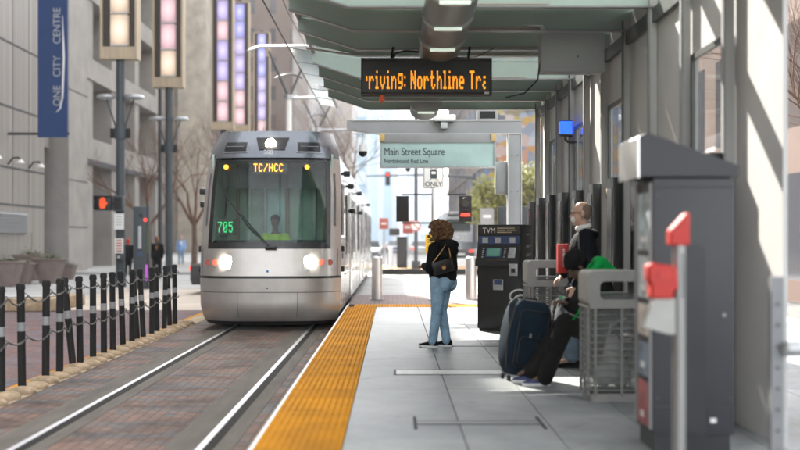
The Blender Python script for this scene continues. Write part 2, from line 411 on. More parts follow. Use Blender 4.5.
# ------------------------------------------------------------------ ground
ST(MB().bx(-165, 165, -65, 435, -.5, -.02).put('ground', M('asphalt', (.075,.073,.07), .85, 0, .25, .4, .2, 20), smooth=None))
brk = BRICK('track_brick', (.21,.125,.095), (.145,.098,.08), (.13,.12,.12), (.035,.03,.027), stain=.75, rows=4)
brk2 = BRICK('side_brick', (.21,.115,.10), (.17,.10,.10), (.14,.14,.165), (.075,.06,.06), stain=.35, rows=5)
brk3 = BRICK('end_brick', (.25,.18,.17), (.21,.16,.155), (.24,.23,.23), (.09,.08,.08), .1, .1, stain=.25)
def sheet(name, x0, x1, y0, y1, z, mat, th=.02):
    return ST(MB().bx(x0, x1, y0, y1, z-th, z).put(name, mat, smooth=None))
sheet('track_paving', -3.92, -.97, -4, 29.5, 0, brk)
sheet('side_paving', -9.0, -4.28, -4, 25.5, 0, brk2)
sheet('kerb_strip', -4.28, -3.92, -4, 29.5, .004, 'tan2', .03)
sheet('yellow_kerb_line', -4.36, -4.27, -4, 29.5, .008, 'yellow', .03)
sheet('plaza_paving', -40, -9.0, -4, 36, 0, 'conc')
sheet('pale_ground', -9.0, -4.28, 25.5, 36, 0, M('peach_ground', (.50,.43,.36), .85, 0, .15, .6), .02)  # lighter, peach-coloured ground than the brick it adjoins
sheet('cross_street', -60, 60, 36, 50, 0, 'conc')
sheet('crossing_apron', -4.28, 4, 29.5, 36, 0, 'conc')
sheet('sidewalk', -40, -9.0, 50, 130, .12, 'conc', .14)
for xr in (-3.05, -1.55):
    sheet('rail_band', xr-.30, xr+.26, -4, 60, .004, 'conctrack', .03)
    sheet('rail_groove', xr+.026, xr+.105, -4, 60, .008, 'raildark', .03)
    sheet('rail', xr-.032, xr+.024, -4, 120, .012, 'rail', .04)
# platform
PE = -.95
ST(MB().bx(PE, 7, -4, 22.9, -.02, .255).put('platform_base', M('platform_grout', (.05,.05,.05), .9), smooth=None))
xs = [-.34, .50, 1.17, 1.84, 2.51, 3.6, 5.2, 7.0]
mb = MB(); ph = [0, .0, .0, 1.2, .4, .8, 0]
for k in range(len(xs)-1):
    y = -3.9+ph[k]*0; y = 7.52-2.5*5+ph[k]
    while y < 21.9:
        y1 = min(y+2.5, 21.9); dz = random.uniform(-.0012, .0012)
        if y1-y > .1: mb.bx(xs[k]+.004, xs[k+1]-.004, y+.004, y1-.004, .2, .30+dz, .003)
        y = y1
ST(mb.put('platform_slabs', 'slab', smooth=None))
# tactile edge
mb = MB().bx(-.8, 6, 21.92, 22.75, .2, .303); y = -4.0
while y < 21.8: mb.bx(PE+.02, -.345, y+.003, min(y+.61, 21.9)-.003, .2, .302); y += .61
def dome(mb, x, y, z):
    mb.cyl((x, y, z-.001), (x, y, z+.006), .012, .007, 6)
y = 5.0
while y < 21.85:
    for k in range(11): dome(mb, PE+.055+k*.052, y, .302)
    y += .052
for k in range(60):
    for j in range(14): dome(mb, -.7+k*.06, 21.97+j*.056, .303)
ST(mb.put('tactile_paving', 'yellow', smooth=None))
ST(MB().bx(PE-.004, PE+.02, -4, 22.9, .05, .304).put('platform_nosing', 'white', smooth=None))
mb = MB().bx(PE, 6, 22.76, 27.2, -.02, .25)
ST(mb.put('ramp_base', 'conc', smooth=None))
mb = MB().bx(PE+.02, 6, 22.78, 26.6, .2, .30)
ST(mb.put('end_paving', brk3, smooth=None))
ST(MB().prism([(26.6, .296), (31.5, .004), (26.6, .004)], PE, 6, 'X').put('ramp', 'conc', smooth=None))
# cover strips in the platform floor
def cover(Y0, Y1, x0, x1, mat, label):
    t = thing('floor_cover', label, 'floor cover', ((x0+x1)/2, (Y0+Y1)/2, .302), group='cover strips in the platform floor')
    w = (x1-x0)/2; d = (Y1-Y0)/2
    MB().bx(-w, w, -d, d, -.01, .002).put('plate', mat, t)
    for s_ in (-1, 1): MB().bx(-w, w, s_*d-.012, s_*d+.012, -.01, .003).put('joint_line', 'groove', t)
    for s_ in (-1, 1): MB().bx(s_*w-.012, s_*w+.012, -d-.20*(d<.08), d+.20*(d<.08), -.01, .004).put('end_bar', 'blackm', t)
cover(8.11, 8.24, .168, 1.12, 'slab', 'narrow floor cover with black end bars nearest the camera')
cover(11.05, 11.45, .02, 1.15, M('pale_strip', (.5,.51,.51), .5, .2, .2, 12), 'light grey strip across the floor before the suitcase')  # wider strip, lighter than the slabs around it
cover(13.95, 14.1, .35, 1.5, 'slab', 'thin floor cover beneath the standing woman')
for (x, y, c_) in ((1.17, 7.6, 0), (1.17, 8.5, 1), (.50, 7.2, 2)):
    pass
# kerb domes and chain posts
POSTX = -4.1
inv = [.01054,.01114,.01189,.01239,.01292,.01321,.01377,.01429,.01475,.0153,.01582,.01618,.01656,.01712,.01751,.01805,.01852,.01894]
Ys = [v*1080 for v in inv]
Ys = [Ys[0]-.9, Ys[0]-.45][:0]+Ys
y = Ys[0]-1.3
cnt = 0
protod = None
while y < Ys[-1]+1.2:
    if protod is None:
        mb = MB()
        rings = []
        for (r_, z) in ((.172,-.01),(.178,.02),(.165,.05),(.125,.07),(.07,.080),(.01,.082)):
            rings.append([(r_*.9*math.cos(2*math.pi*q/20), r_*math.sin(2*math.pi*q/20), z) for q in range(20)])
        protod = mb.loft(rings).put('kerb_dome', 'tan', smooth=60); o = protod
    else:
        o = protod.copy(); COL.objects.link(o)
    o.location = (POSTX+.02+random.uniform(-.015,.015), y, 0); o.rotation_euler = (0, 0, random.uniform(0, 6)); o.scale = (1, random.uniform(.92, 1.05), random.uniform(.85, 1.1))
    tag(o, 'rounded tan kerb stone, %s from the near end of its row' % ORD[min(cnt, 33)], 'kerb stone', 'rounded kerb stones along the chain posts')
    cnt += 1; y += .43
lean = {3: -.0, 4: .10, 11: .07, 12: .05, 15: -.02, 16: .04, 1: .01, 9: .03}
tops = []
def post(i, Y):
    t = thing('chain_post', 'black chain post with silver band, %s from the near end of the row' % ORD[i], 'bollard', (POSTX-.03, Y, 0), group='black posts along the track')
    a = lean.get(i, random.uniform(-.015, .015)); t.rotation_euler = (random.uniform(-.02,.02), -a, 0)
    return t
for i, Y in enumerate(Ys):
    t = post(i, Y)
    if i == 0:
        pm = MB().cyl((0,0,.02), (0,0,1.14), .045, .043, 16).put('tube', 'blackm', t)
        cm = MB().cyl((0,0,1.13), (0,0,1.19), .053, .046, 16).cyl((0,0,1.18),(0,0,1.2),.05,.03,16).put('cap', 'blackm', t)
        bm_ = MB().cyl((0,0,.665), (0,0,.765), .0465, .0465, 16).put('band', 'band', t)
        fm = MB().cyl((0,0,.0), (0,0,.04), .08, .07, 16).put('foot', 'blackm', t)
        rm = MB().tube([(.055+.02*math.cos(q), 0, 1.06+.025*math.sin(q)) for q in [k*math.pi/5 for k in range(10)]], .006, 6, True).put('chain_ring', 'chain', t)
        rm2 = rm.copy(); COL.objects.link(rm2); rm2.location = (0, 0, -.46)
        parts = [pm, cm, bm_, fm, rm, rm2]
    else:
        for p in parts:
            c = p.copy(); COL.objects.link(c); c.parent = t
    tops.append((POSTX-.03-math.tan(lean.get(i, 0))*1.06*1.0, Y))
for (zz, sag, lab) in ((1.06, .055, 'upper steel chain sagging between the black posts'), (.60, .06, 'lower steel chain sagging between the black posts')):
    mb = MB(); P = [(tops[0][0]-.1, tops[0][1]-1.0)]+tops
    for k in range(len(P)-1):
        (xa, ya), (xb, yb) = P[k], P[k+1]
        L = math.hypot(xb-xa, yb-ya); n = max(6, int(L/.034))
        sg = sag*(L/.55)*random.uniform(.5, 1.4)
        fx = .075
        for j in range(n):
            u = (j+.5)/n; z = zz-4*sg*u*(1-u); dzdu = -4*sg*(1-2*u)
            p = Vector((xa+(xb-xa)*u+fx, ya+(yb-ya)*u, z)); d = Vector(((xb-xa), (yb-ya), dzdu)).normalized()
            q1 = d.cross(Vector((0,0,1))).normalized() if j % 2 else d.cross(d.cross(Vector((0,0,1)))).normalized()
            mb.tube([p+d*.021*math.cos(a)+q1*.011*math.sin(a) for a in [2*math.pi*w/8 for w in range(8)]], .0042, 4, True)
    tag(mb.put('chain', 'chain', smooth=60), lab, 'chain', 'chains along the post row')

# ------------------------------------------------------------------ canopy
WX = 2.6
YK = [8.2+1.2*k for k in range(-4, 10)]        # columns and ribs
CAN = thing('platform_canopy', 'grey green steel platform canopy with folded ribs and glass roof panels', 'canopy', (WX, 13, .3))
def put(mb, name, mat, par, **k):
    o = mb.put(name, mat, par, **k)
    o.location = Vector(o.location)-par.location if not k.get('loc') else o.location
    return o
TX, TZ, TB, KX, KZ, RT = -1.14, CH+2.66, CH+2.50, -.43, CH+2.27, CH+2.50
for k, Y in enumerate(YK):
    shallow = abs(Y-14.2) < .05
    poly = [(TX, TZ), (TX, TB), (KX, KZ), (WX+.05, KZ), (WX+.05, RT), (KX+.2, RT+.01)]
    if shallow: poly = [(TX, TZ), (TX, TB+.05), (KX, KZ+.13), (WX+.05, KZ+.13), (WX+.05, RT), (KX+.2, RT+.01)]
    mb = MB().prism(poly, Y-.008, Y+.008)
    rib = put(mb, 'rib', 'paintgreen', CAN)
    z = KZ+(.13 if shallow else 0)
    fl = MB().bx(KX, WX, Y-.05, Y+.05, z-.014, z)
    fl.prism([(TX, TB), (TX, TB-.014), (KX, z-.014), (KX, z)], Y-.05, Y+.05)
    f_ = fl.put('flange', 'portal', rib)
    f_.location = (0, 0, 0)
    if random.random() < .8:
        x0 = random.uniform(-.3, 1.2)
        MB().tube([(x0, Y-.055, z+.012), (x0+random.uniform(.4, 1.4), Y-.055, z+.012)], .006, 6).put('rib_strip', M('copper_strip%d' % k, (.38,.24,.18), .5, .3), rib)  # copper-coloured tube of random length along the rib's lower edge
clear = [k for k, Y in enumerate(YK[:-1]) if abs(Y-14.2) < .05 or abs(Y-8.2) < .05 or abs(Y-9.4) < .05]
for k in range(len(YK)-1):
    y0, y1 = YK[k]+.02, YK[k+1]-.02
    mb = MB().prism([(TX, TZ+.005), (KX+.2, RT+.015), (WX+.1, RT+.02), (WX+.1, RT+.05), (KX+.2, RT+.045), (TX, TZ+.035)], y0, y1)
    put(mb, 'roof_panel', 'glass' if k in clear else 'paintgreen', CAN)
    if YK[k] < 14.5: continue
    gl = MB().box((TX-.17, (y0+y1)/2, TZ+.03), (.32, y1-y0-.02, .012), Matrix.Rotation(R(9), 3, 'Y'))
    put(gl, 'glass_edge', 'canopyglass', CAN)
for k, Y in enumerate([20.2, 21.4]):
    put(MB().box((TX-.17, Y, TZ+.03), (.32, 1.1, .012), Matrix.Rotation(R(9), 3, 'Y')), 'glass_edge', 'canopyglass', CAN)
put(MB().bx(TX-.02, TX+.03, YK[0], 22.0, TZ-.02, TZ+.02), 'edge_beam', 'portal', CAN)
put(MB().bx(WX-.06, WX-.02, YK[0], YK[-1], KZ-.16, KZ-.02), 'wall_beam', 'darkpaint', CAN)
for Y in YK:
    if Y > 7.5:
        c = put(MB().bx(WX-.085, WX-.012, Y-.012, Y+.012, .30, KZ+.1), 'column', 'paint', CAN)
        put(MB().bx(WX-.10, WX-.0855, Y-.03, Y+.03, .3, KZ+.1), 'column_flange', 'darkpaint' if random.random() < .6 else 'portal', CAN)
# wall behind the columns
WAL = thing('windscreen_wall', 'light grey steel wind wall with small windows behind the platform', 'wall', (WX, 13, .3))
for k, Y in enumerate(YK):
    if Y < 6.9 or Y > 18.9: continue
    y0, y1 = Y+.004, Y+1.2-.004
    if Y < 7.1: y0 = 7.2
    win = round((Y-8.2)/1.2) in (0, 3, 5, 7)
    zt = KZ+.2
    if not win:
        put(MB().bx(WX, WX+.03, y0, y1, .30, zt), 'wall_panel', 'paint', WAL)
    else:
        a, b_ = y0+.09, y1-.09; z0, z1 = 2.33, 3.25
        mb = MB().bx(WX, WX+.03, y0, y1, .3, z0).bx(WX, WX+.03, y0, y1, z1, zt).bx(WX, WX+.03, y0, a, z0, z1).bx(WX, WX+.03, b_, y1, z0, z1)
        put(mb, 'wall_panel', 'paint', WAL)
        f_ = put(MB().bx(WX-.03, WX+.0, a-.03, b_+.03, z0-.03, z0+.02).bx(WX-.03, WX, a-.03, b_+.03, z1-.02, z1+.03).bx(WX-.03, WX, a-.03, a+.02, z0+.02, z1-.02).bx(WX-.03, WX, b_-.02, b_+.03, z0+.02, z1-.02), 'window', 'darkpaint', WAL)
        p_ = MB().bx(WX+.004, WX+.012, a, b_, z0, z1).put('pane', 'glass', f_)
        s_ = MB().bx(WX-.06, WX-.032, a, b_, z0-.16, z0-.04, .01).put('sill', 'tanmetal' if Y > 9 else 'white', f_)
        for q in (p_, s_): q.location = (0, 0, 0)
    # conduit strips
    if random.random() < .5: put(MB().tube([(WX-.02, y0+.2, 2.5), (WX-.02, y0+.2, 3.9)], .012, 6), 'conduit', 'galv', WAL)
nb = 0
for k, Y in enumerate(YK):
    if Y < 8 or Y > 19.5: continue
    y0 = Y-.10
    t = thing('notice_case', 'tall black notice case against the wind wall, %s from the near end' % ORD[nb], 'notice case', (WX-.13, Y+.12, .3), group='black notice cases along the wind wall'); nb += 1
    h = 2.06+random.uniform(-.03, .03)
    MB().bx(-.07, .03, -.14, .20, 0, h, .008).put('cabinet', 'board', t)
    MB().bx(-.078, -.072, -.10, .16, .25, h-.12).put('door', M('case_glass%d' % nb, (.012,.013,.014), .2), t)
    MB().cyl((-.085, .14, 1.0), (-.085, .14, 1.08), .008).put('handle', 'steel', t)
# ceiling luminaires
for j, (Y, lab) in enumerate(((9.55, 'rounded ceiling light housing nearest the camera'), (10.75, 'rounded ceiling light housing directly above the message board'), (11.95, 'rounded ceiling light housing just behind the message board'), (17.95, 'far rounded ceiling light housing near the canopy end'))):
    t = thing('ceiling_light', lab, 'ceiling light', (.55, Y, KZ-.02), group='rounded lights under the canopy')
    prof = [(.25*math.cos(a), -.17*math.sin(a)) for a in [math.pi*q/14 for q in range(15)]]
    MB().prism([(x, z) for x, z in prof], .10, 1.10, 'Y').put('housing', M('taupe_shell%d' % j, (.13,.15,.145), .5, .1, .1, 3), t)
    MB().prism([(x*1.06, z*1.06) for x, z in prof], .02, .12, 'Y').put('end_ring', 'binplastic', t)
    MB().bx(-.14, .14, -.01, .05, -.18, -.15, .01).put('diffuser', 'tube', t)
# grey junction box and conduits
t = thing('junction_box', 'large flat grey box hanging under the canopy beside the wall', 'box', (PX(571, 11.7), 11.7, PZ(54, 11.7)))
MB().box((0,0,0), (.68,.25,.42), None, .012).put('case', 'portal', t)
MB().box((0,-.128,0), (.60,.008,.34), None, .002).put('lid', 'portal', t)
MB().cyl((.05,-.135,-.05), (.05,-.128,-.05), .012).put('lock', 'darkpaint', t)
for q in (0, .03): MB().tube([(-.30+q, 0, .2), (-.33+q, 0, .3), (-.5, .1, .33), (-.8-q*3, .2, .38), (-1.0-q*5, .3, .42)], .012, 6).put('conduit', 'galv', t)
MB().tube([(-.34, 0, -.1), (-.36,0,-.28), (-.5, .05, -.42), (-.7,.1,-.46)], .009, 6).put('cable', 'blackm', t)
# LED message board
SY = 12.75
t = thing('message_board', 'black hanging message board with scrolling orange lettering', 'message board', (PX(426.5, SY), SY, PZ(76.5, SY)))
w, h = 131*SY/F, 37*SY/F
MB().bx(-w/2, w/2, 0, .17, -h/2, h/2, .006).put('cabinet', 'blackm', t)
for a in ((-w/2, w/2, h/2-.028, h/2), (-w/2, w/2, -h/2, -h/2+.02)): MB().bx(a[0], a[1], -.012, .0, a[2], a[3], .002).put('frame', M('bronze_edge%f' % a[2], (.05,.035,.028), .5, .3), t)
MB().bx(-w/2+.02, w/2-.02, -.004, 0, -h/2+.03, h/2-.035).put('screen', M('screen_black', (.012,.010,.010), .35), t)
dots('lit_letter', "'riving: Northline Tra", 121*SY/F, 18.5*SY/F, 'ledorange', t, (-w/2+.06, -.005, -.15), thick=True)
MB().bx(w/2-.09, w/2-.035, -.014, -.01, -h/2+.01, -h/2+.035).put('label_plate', 'galv', t)
for x in (-.33, .12, .40):
    MB().tube([(x*1.25, .08, h/2), (x*1.25, .08, h/2+.04), (x*1.25+.02, .1, KZ-PZ(76.5, SY))], .014, 8).put('hanger', 'blackm', t)
MB().tube([(-.40,.1,h/2),(-.38,.1,h/2+.07),(-.25,.1,h/2+.10),(.0,.12,h/2+.09),(.12,.14,h/2+.13)], .012, 8).put('cable', 'blackm', t)
MB().tube([(.18,.1,h/2+.01),(.28,.1,h/2+.06),(.36,.1,h/2+.05),(.42,.12,h/2+.16)], .012, 8).put('cable', 'blackm', t)
MB().tube([(.30,.1,h/2+.02),(.6,.1,h/2+.03),(.8,.12,h/2+.13)], .005, 6).put('cable', 'blackm', t)
t2 = MB().cyl((0,0,0), (0,0,-.055), .03, .032, 14).cyl((0,0,-.055),(0,0,-.085),.032,.012,14).put('sensor', M('orange_sensor', (.8,.12,.03), .35), t); t2.location = (PX(382, SY)-t.location.x, .05, -h/2)

# ------------------------------------------------------------------ sign portal at the platform end
Y = 21.0
P = thing('sign_portal', 'grey steel portal frame over the platform end carrying the station sign', 'sign frame', (PX(514, Y), Y, .3))
def rel(mb, name, mat, par, **k):
    o = mb.put(name, mat, par, **k); o.location = -par.location if par.parent is None else Vector((0,0,0)); return o
rel(MB().bx(2.22, 2.49, Y-.12, Y+.12, .30, 3.70, .01), 'column', 'portal', P)
rel(MB().prism([(PX(347,Y), 3.98), (PX(347,Y), 3.80), (PX(380,Y), 3.71), (2.49, 3.71), (2.49, 3.98)], Y-.1, Y+.1), 'beam', 'portal', P)
for z in (3.714, 3.978): rel(MB().bx(PX(352,Y), 2.49, Y-.13, Y-.10, z-.01, z+.01), 'beam_flange', 'paint', P)
for x in (2.30, 2.41):
    for z in (1.2, 1.9, 2.6, 3.3): rel(MB().cyl((x-.0, Y-.135, z), (x, Y-.12, z), .012, n=8), 'bolt', 'darkpaint', P)
rel(MB().bx(2.22, 2.235, Y-.14, Y-.12, .3, 3.7).bx(2.475, 2.49, Y-.14, Y-.12, .3, 3.7), 'column_flange', 'paint', P)
S = thing('station_sign', 'pale teal glass sign reading Main Street Square in a grey frame', 'station sign', (PX(437.5, Y-.2), Y-.2, 3.3))
xa, xb = PX(380, Y-.2), PX(495.5, Y-.2)
zt, zb = PZ(143, Y-.2), PZ(166.5, Y-.2)
rel(MB().bx(xa, xb, Y-.24, Y-.12, zt, 3.70, .004), 'header_bar', 'portal', S)
rel(MB().bx(xa, xb, Y-.24, Y-.16, zb-.03, zb, .004).bx(xa, xa+.03, Y-.24, Y-.16, zb, zt).bx(xb-.03, xb, Y-.24, Y-.16, zb, zt), 'frame', 'galv', S)
rel(MB().bx(xa+.03, xb-.03, Y-.215, Y-.18, zb, zt), 'glass_panel', 'signglass', S)
for x in (xa+.04, xb-.04): rel(MB().bx(x-.05, x+.05, Y-.27, Y-.245, 3.56, 3.70, .004), 'clamp', M('brass_block%f' % x, (.55,.38,.16), .5, .3), S)
text('sign_lettering', 'Main Street Square', .205, 'text', S, Vector((PX(384, Y-.22), Y-.22, PZ(155.2, Y-.2)))-S.location, sx=.74)
text('sign_lettering', 'Northbound Red Line', .125, 'text', S, Vector((PX(384, Y-.22), Y-.22, PZ(163.2, Y-.2)))-S.location, sx=.76)
t = thing('floodlight', 'white floodlight mounted on top of the sign portal', 'light', (PX(443.5, Y), Y-.2, 3.99))
MB().box((0,0,.02), (.44,.30,.10), None, .02).put('head', 'white', t)
MB().box((0,-.02,-.04), (.38,.24,.02), None, .004).put('lens', 'galv', t)
MB().box((0,.0,-.12), (.13,.12,.14), None, .008).put('arm', 'galv', t)
t = thing('loudspeaker', 'black boxy loudspeaker on top of the sign portal beam', 'loudspeaker', (PX(487, Y), Y, 3.98))
MB().bx(-.2, .2, -.12, .12, 0, .20, .02).put('cabinet', 'portal', t); MB().bx(-.15, .15, -.126, -.12, .03, .17).put('grille', 'blackm', t)
t = thing('beam_clip', 'small square steel clip on the portal beam above the camera', 'clip', (PX(380.5, Y), Y-.05, 3.98))
MB().tube([(-.04,0,0),(-.04,0,.07),(.04,0,.07),(.04,0,0)], .008, 6).put('loop', 'galv', t); MB().bx(-.05,.05,-.03,.03,0,.012).put('base_plate', 'galv', t)
t = thing('security_camera', 'white dome security camera hanging from the portal beam', 'camera', (PX(363, Y), Y-.05, 3.78))
MB().tube([(0,0,0),(0,0,-.28)], .022, 10).put('stem', 'white', t)
MB().cyl((0,0,-.40), (0,0,-.27), .095, .06, 18).put('shroud', 'white', t)
MB().sph((0,0,-.42), (.085,.085,.09), 18).put('dome', 'black', t)
t = thing('portal_cabinet', 'flat grey cabinet fixed beside the portal column', 'cabinet', (PX(502, Y), Y+.05, PZ(178, Y)))
MB().box((0,0,0), (.26,.16,.62), None, .01).put('case', 'portal', t); MB().box((0,-.085,0), (.21,.01,.56), None, .003).put('door', 'portal', t)
t = thing('equipment_frame', 'low dark equipment boards standing behind the portal column', 'board', (PX(514, 22.4), 22.4, .3))
for x in (-.23, .23): MB().bx(x-.11, x+.11, -.03, .03, 1.35, 2.05, .006).put('panel', 'slate', t); MB().bx(x-.02, x+.02, -.02, .02, 0, 1.35).put('leg', 'galv', t)
# emergency blue lamp
t = thing('blue_lamp', 'glowing blue emergency lamp on a black bracket from a wall column', 'lamp', (PX(565.5, 15.3), 15.3, PZ(136, 15.3)))
MB().box((0,0,.11), (.17,.15,.19), None, .02).put('lens', 'blue', t)
MB().bx(-.10, .10, -.09, .09, -.005, .02, .004).put('base_plate', 'black', t)
MB().bx(-.085,.085,-.075,.075,.205,.215,.002).put('cap', 'black', t)
MB().tube([(0,0,0),(0,0,-.05),(.03,0,-.08),(.16,0,-.09)], .02, 8).put('arm', 'black', t)

# ------------------------------------------------------------------ ticket machine
t = thing('ticket_machine', 'black ticket vending machine with sloping console and green screen', 'ticket machine', (PX(505, 16.5), 16.45, .3), R(-24))
W, D, H = .68, .62, 1.60
MB().bx(-W/2, W/2, -D/2, D/2, .04, .98, .008).put('lower_cabinet', 'tvmgrey', t)
MB().bx(-W/2+.02, W/2-.02, -D/2+.02, D/2-.02, 0, .05).put('plinth', 'blackm', t)
MB().prism([(-D/2, .98), (-D/2-.10, .98), (-D/2-.10, 1.04), (-D/2+.03, 1.30), (-D/2+.03, 1.42), (-D/2+.03,H), (D/2, H), (D/2, .98)], -W/2, W/2, 'X').put('upper_cabinet', 'tvmgrey', t)
al = math.atan2(.13, .26); rot = Matrix.Rotation(-al, 3, 'X')
n_ = Vector((0, -math.cos(al), math.sin(al))); up_ = Vector((0, math.sin(al), math.cos(al)))
base = Vector((0, -D/2-.10, 1.04))
def onc(x, v, dx, dv, th, name, mat):
    return MB().box(base+Vector((x, 0, 0))+up_*v+n_*th/2, (dx, th, dv), rot, .002).put(name, mat, t)
onc(-.07, .155, .25, .16, .012, 'screen_frame', 'tvmblue'); onc(-.07, .155, .20, .125, .02, 'screen', 'screen')
for q in range(5):
    onc(-.235, .08+q*.035, .03, .016, .016, 'button', 'galv'); onc(.105, .08+q*.035, .03, .016, .016, 'button', 'galv')
onc(.22, .15, .11, .17, .02, 'card_reader', 'galv'); onc(.0, .03, .3, .03, .008, 'button_strip', 'tvmtop')
MB().bx(.20, .33, -D/2-.13, -D/2-.10, .84, 1.02, .006).put('coin_unit', 'galv', t); MB().bx(.235, .295, -D/2-.14, -D/2-.13, .89, .95).put('slot', 'black', t)
MB().bx(-W/2+.02, W/2-.02, -D/2+.015, -D/2+.028, 1.31, 1.43).put('info_band', 'tvmblue', t)
for x in (-.22, -.02, .21): MB().bx(x-.045, x+.045, -D/2+.008, -D/2+.014, 1.325, 1.41).put('sticker', 'galv', t)
MB().bx(-W/2+.02, W/2-.02, -D/2+.012, -D/2+.028, 1.45, H-.02, .003).put('header', 'tvmtop', t)
text('header_lettering', 'TVM', .115, 'textw', t, (-.26, -D/2+.008, 1.475), sx=.9)
for k, (x0, x1, z) in enumerate(((-.03,.24,1.545),(-.03,.10,1.515),(.12,.27,1.515),(-.03,.2,1.485))): MB().bx(x0, x1, -D/2+.006, -D/2+.01, z-.008, z+.008).put('header_line', 'tanmetal', t)
MB().bx(-.09, .07, -D/2-.012, -D/2, .62, .78, .004).put('tray', 'galv', t); MB().bx(-.07,.05,-D/2-.018,-D/2-.012,.70,.77).put('tray_mouth', 'tvmblue', t)
MB().bx(-W/2+.03, W/2-.03, -D/2-.003, -D/2-.001, .30, .312).put('seam', 'black', t)
for (y0, y1, z) in ((-.05,.12,1.45),(-.05,.2,1.28),(-.05,.1,1.255),(-.05,.22,1.16),(-.05,.14,1.13)): MB().bx(W/2, W/2+.003, y0, y1, z-.008, z+.008).put('side_line', 'galv', t)
MB().bx(-W/2-.003, -W/2, -.2, .2, .3, 1.3).put('side_panel', 'tvmtop', t)
MB().bx(.16,.2,-D/2-.004,-D/2,.985,.995).put('indicator', 'ledgreen', t)

# ------------------------------------------------------------------ bins
def bin_(x, Y, lab):
    t = thing('litter_bin', lab, 'litter bin', (x, Y, .3), group='wire litter bins on the platform')
    w = .24; H1 = .80
    mb = MB()
    for k in range(13):
        z = .10+k*(H1-.10)/12; pr = rrect(-w, w, -w, w, .05, 3)
        mb.tube([(a, b_, z) for a, b_ in pr], .0065, 5, True)
    for (a, b_) in ((-w,-w+.06),(w,-w+.06),(-w,w-.06),(w,w-.06),(.035,-w),(-w+.05,-w),(w-.05,-w),(0,w),(-w,0),(w,0)):
        mb.bx(a-.012, a+.012, b_-.006, b_+.006, .05, H1+.02)
    mb.put('basket', 'binwire', t)
    MB().prism(rrect(-w+.012, w-.012, -w+.012, w-.012, .05), .0, .07, 'Z').put('base', 'binplastic', t)
    MB().prism(rrect(-w+.035, w-.035, -w+.035, w-.035, .05), .08, .92, 'Z').put('liner', 'liner', t)
    ob('rubbish', blob([('e',(0,-.04,.35),(.09,.09,.22)),('e',(-.08,0,.2),(.1,.1,.1)),('e',(.08,.05,.22),(.09,.1,.14))], .02, 2, 'rubbish', 'shoewhite'), t)
    # hood: rounded box with openings
    hw = w+.012; z0, z1 = H1+.015, 1.12
    ring_o = rrect(-hw, hw, z0, z1, .05, 5); ring_i = rrect(-hw+.10, hw-.06, z0+.06, z1-.09, .045, 5)
    mb = MB()
    for y in (-hw, hw):
        for s_ in (0,):
            A = [mb.b.verts.new((a, y, b_)) for a, b_ in ring_o]; B = [mb.b.verts.new((a, y, b_)) for a, b_ in ring_i]
            C = [mb.b.verts.new((a, y*.9, b_)) for a, b_ in ring_i]
            n = len(A)
            for k in range(n):
                mb.b.faces.new((A[k], A[(k+1) % n], B[(k+1) % n], B[k])); mb.b.faces.new((B[k], B[(k+1) % n], C[(k+1) % n], C[k]))
    n = len(ring_o)
    for k in range(n):
        (a, b_), (c, d) = ring_o[k], ring_o[(k+1) % n]
        mb.face([(a, -hw, b_), (c, -hw, d), (c, hw, d), (a, hw, b_)])
    mb.put('hood', 'binplastic', t)
    MB().prism(rrect(-hw-.006, hw+.006, -hw-.006, hw+.006, .05), H1+.0, H1+.02, 'Z').put('rim', 'binplastic', t)
    return t
bin_(PX(612, 9.45), 9.45, 'large grey wire litter bin with rounded hood nearest the kiosk')
bin_(PX(545, 13.6), 13.6, 'pale wire litter bin standing beyond the navy suitcase')
# ------------------------------------------------------------------ bench
t = thing('bench', 'grey steel bench along the wind wall carrying the seated man', 'bench', (2.2, 11.5, .3))
mb = MB()
for k in range(9): mb.bx(-.22+k*.05, -.185+k*.05, -1.8, 1.6, .435, .45, .003)
mb.put('seat', 'binwire', t)
for y in (-1.5, 0, 1.3): MB().bx(-.2, .2, y-.02, y+.02, .40, .432).bx(-.02,.02,y-.02,y+.02,0,.4).put('leg', 'galv', t)
for y in (-1.83, 1.63):
    MB().tube([(-.25,y,.40),(-.28,y,.5),(-.25,y,.62),(-.12,y,.68),(.05,y,.66),(.12,y,.56)], .02, 8).put('armrest', 'white', t)
# coiled white cable loops by the far bin
t = thing('hose_coil', 'white looped hose hanging beside the far litter bin', 'hose', (PX(519, 14.2), 14.2, PZ(300, 14.2)))
for k, (r_, dx, dz) in enumerate(((.12,0,.05),(.09,.03,.0),(.10,-.02,-.06))):
    MB().tube([(dx+r_*math.cos(a), .02*k+.02*math.sin(2*a), dz+r_*.7*math.sin(a)) for a in [2*math.pi*q/18 for q in range(18)]], .014, 8, True).put('loop', 'white', t)
MB().cyl((.05,.05,-.42-.12), (.05,.05,.0), .02).put('stand', 'galv', t)

# ------------------------------------------------------------------ information kiosk & validators
t = thing('information_kiosk', 'tall slate grey kiosk with a sloping cap and posters on one side', 'kiosk', (1.95, 7.25, .3))
o_ = t.location
def rk(mb, n, m, **k): q = mb.put(n, m, t, **k); q.location = -o_; return q
rk(MB().bx(1.69, 2.22, 7.02, 7.50, .42, 2.09, .01), 'body', 'slate')
rk(MB().bx(1.71, 2.20, 7.05, 7.47, .30, .42), 'base', 'slate2')
rk(MB().prism([(1.60, 2.10), (1.60, 2.36), (1.65, 2.385), (2.24, 2.17), (2.24, 2.10)], 7.0, 7.58), 'cap', 'slate')
rk(MB().prism([(1.585, 2.09), (1.585, 2.35), (1.598, 2.36), (1.598, 2.09)], 6.995, 7.585), 'cap_end', 'steel')
rk(MB().prism([(1.90,.42),(2.03,.42),(2.03,1.60)]+[(1.965+.065*math.cos(a), 1.60+.065*math.sin(a)) for a in [math.pi*q/8 for q in range(1,8)]]+[(1.90,1.60)], 7.012, 7.019), 'dark_arch', 'slate2')  # thin round-topped plate in a darker slate than the body
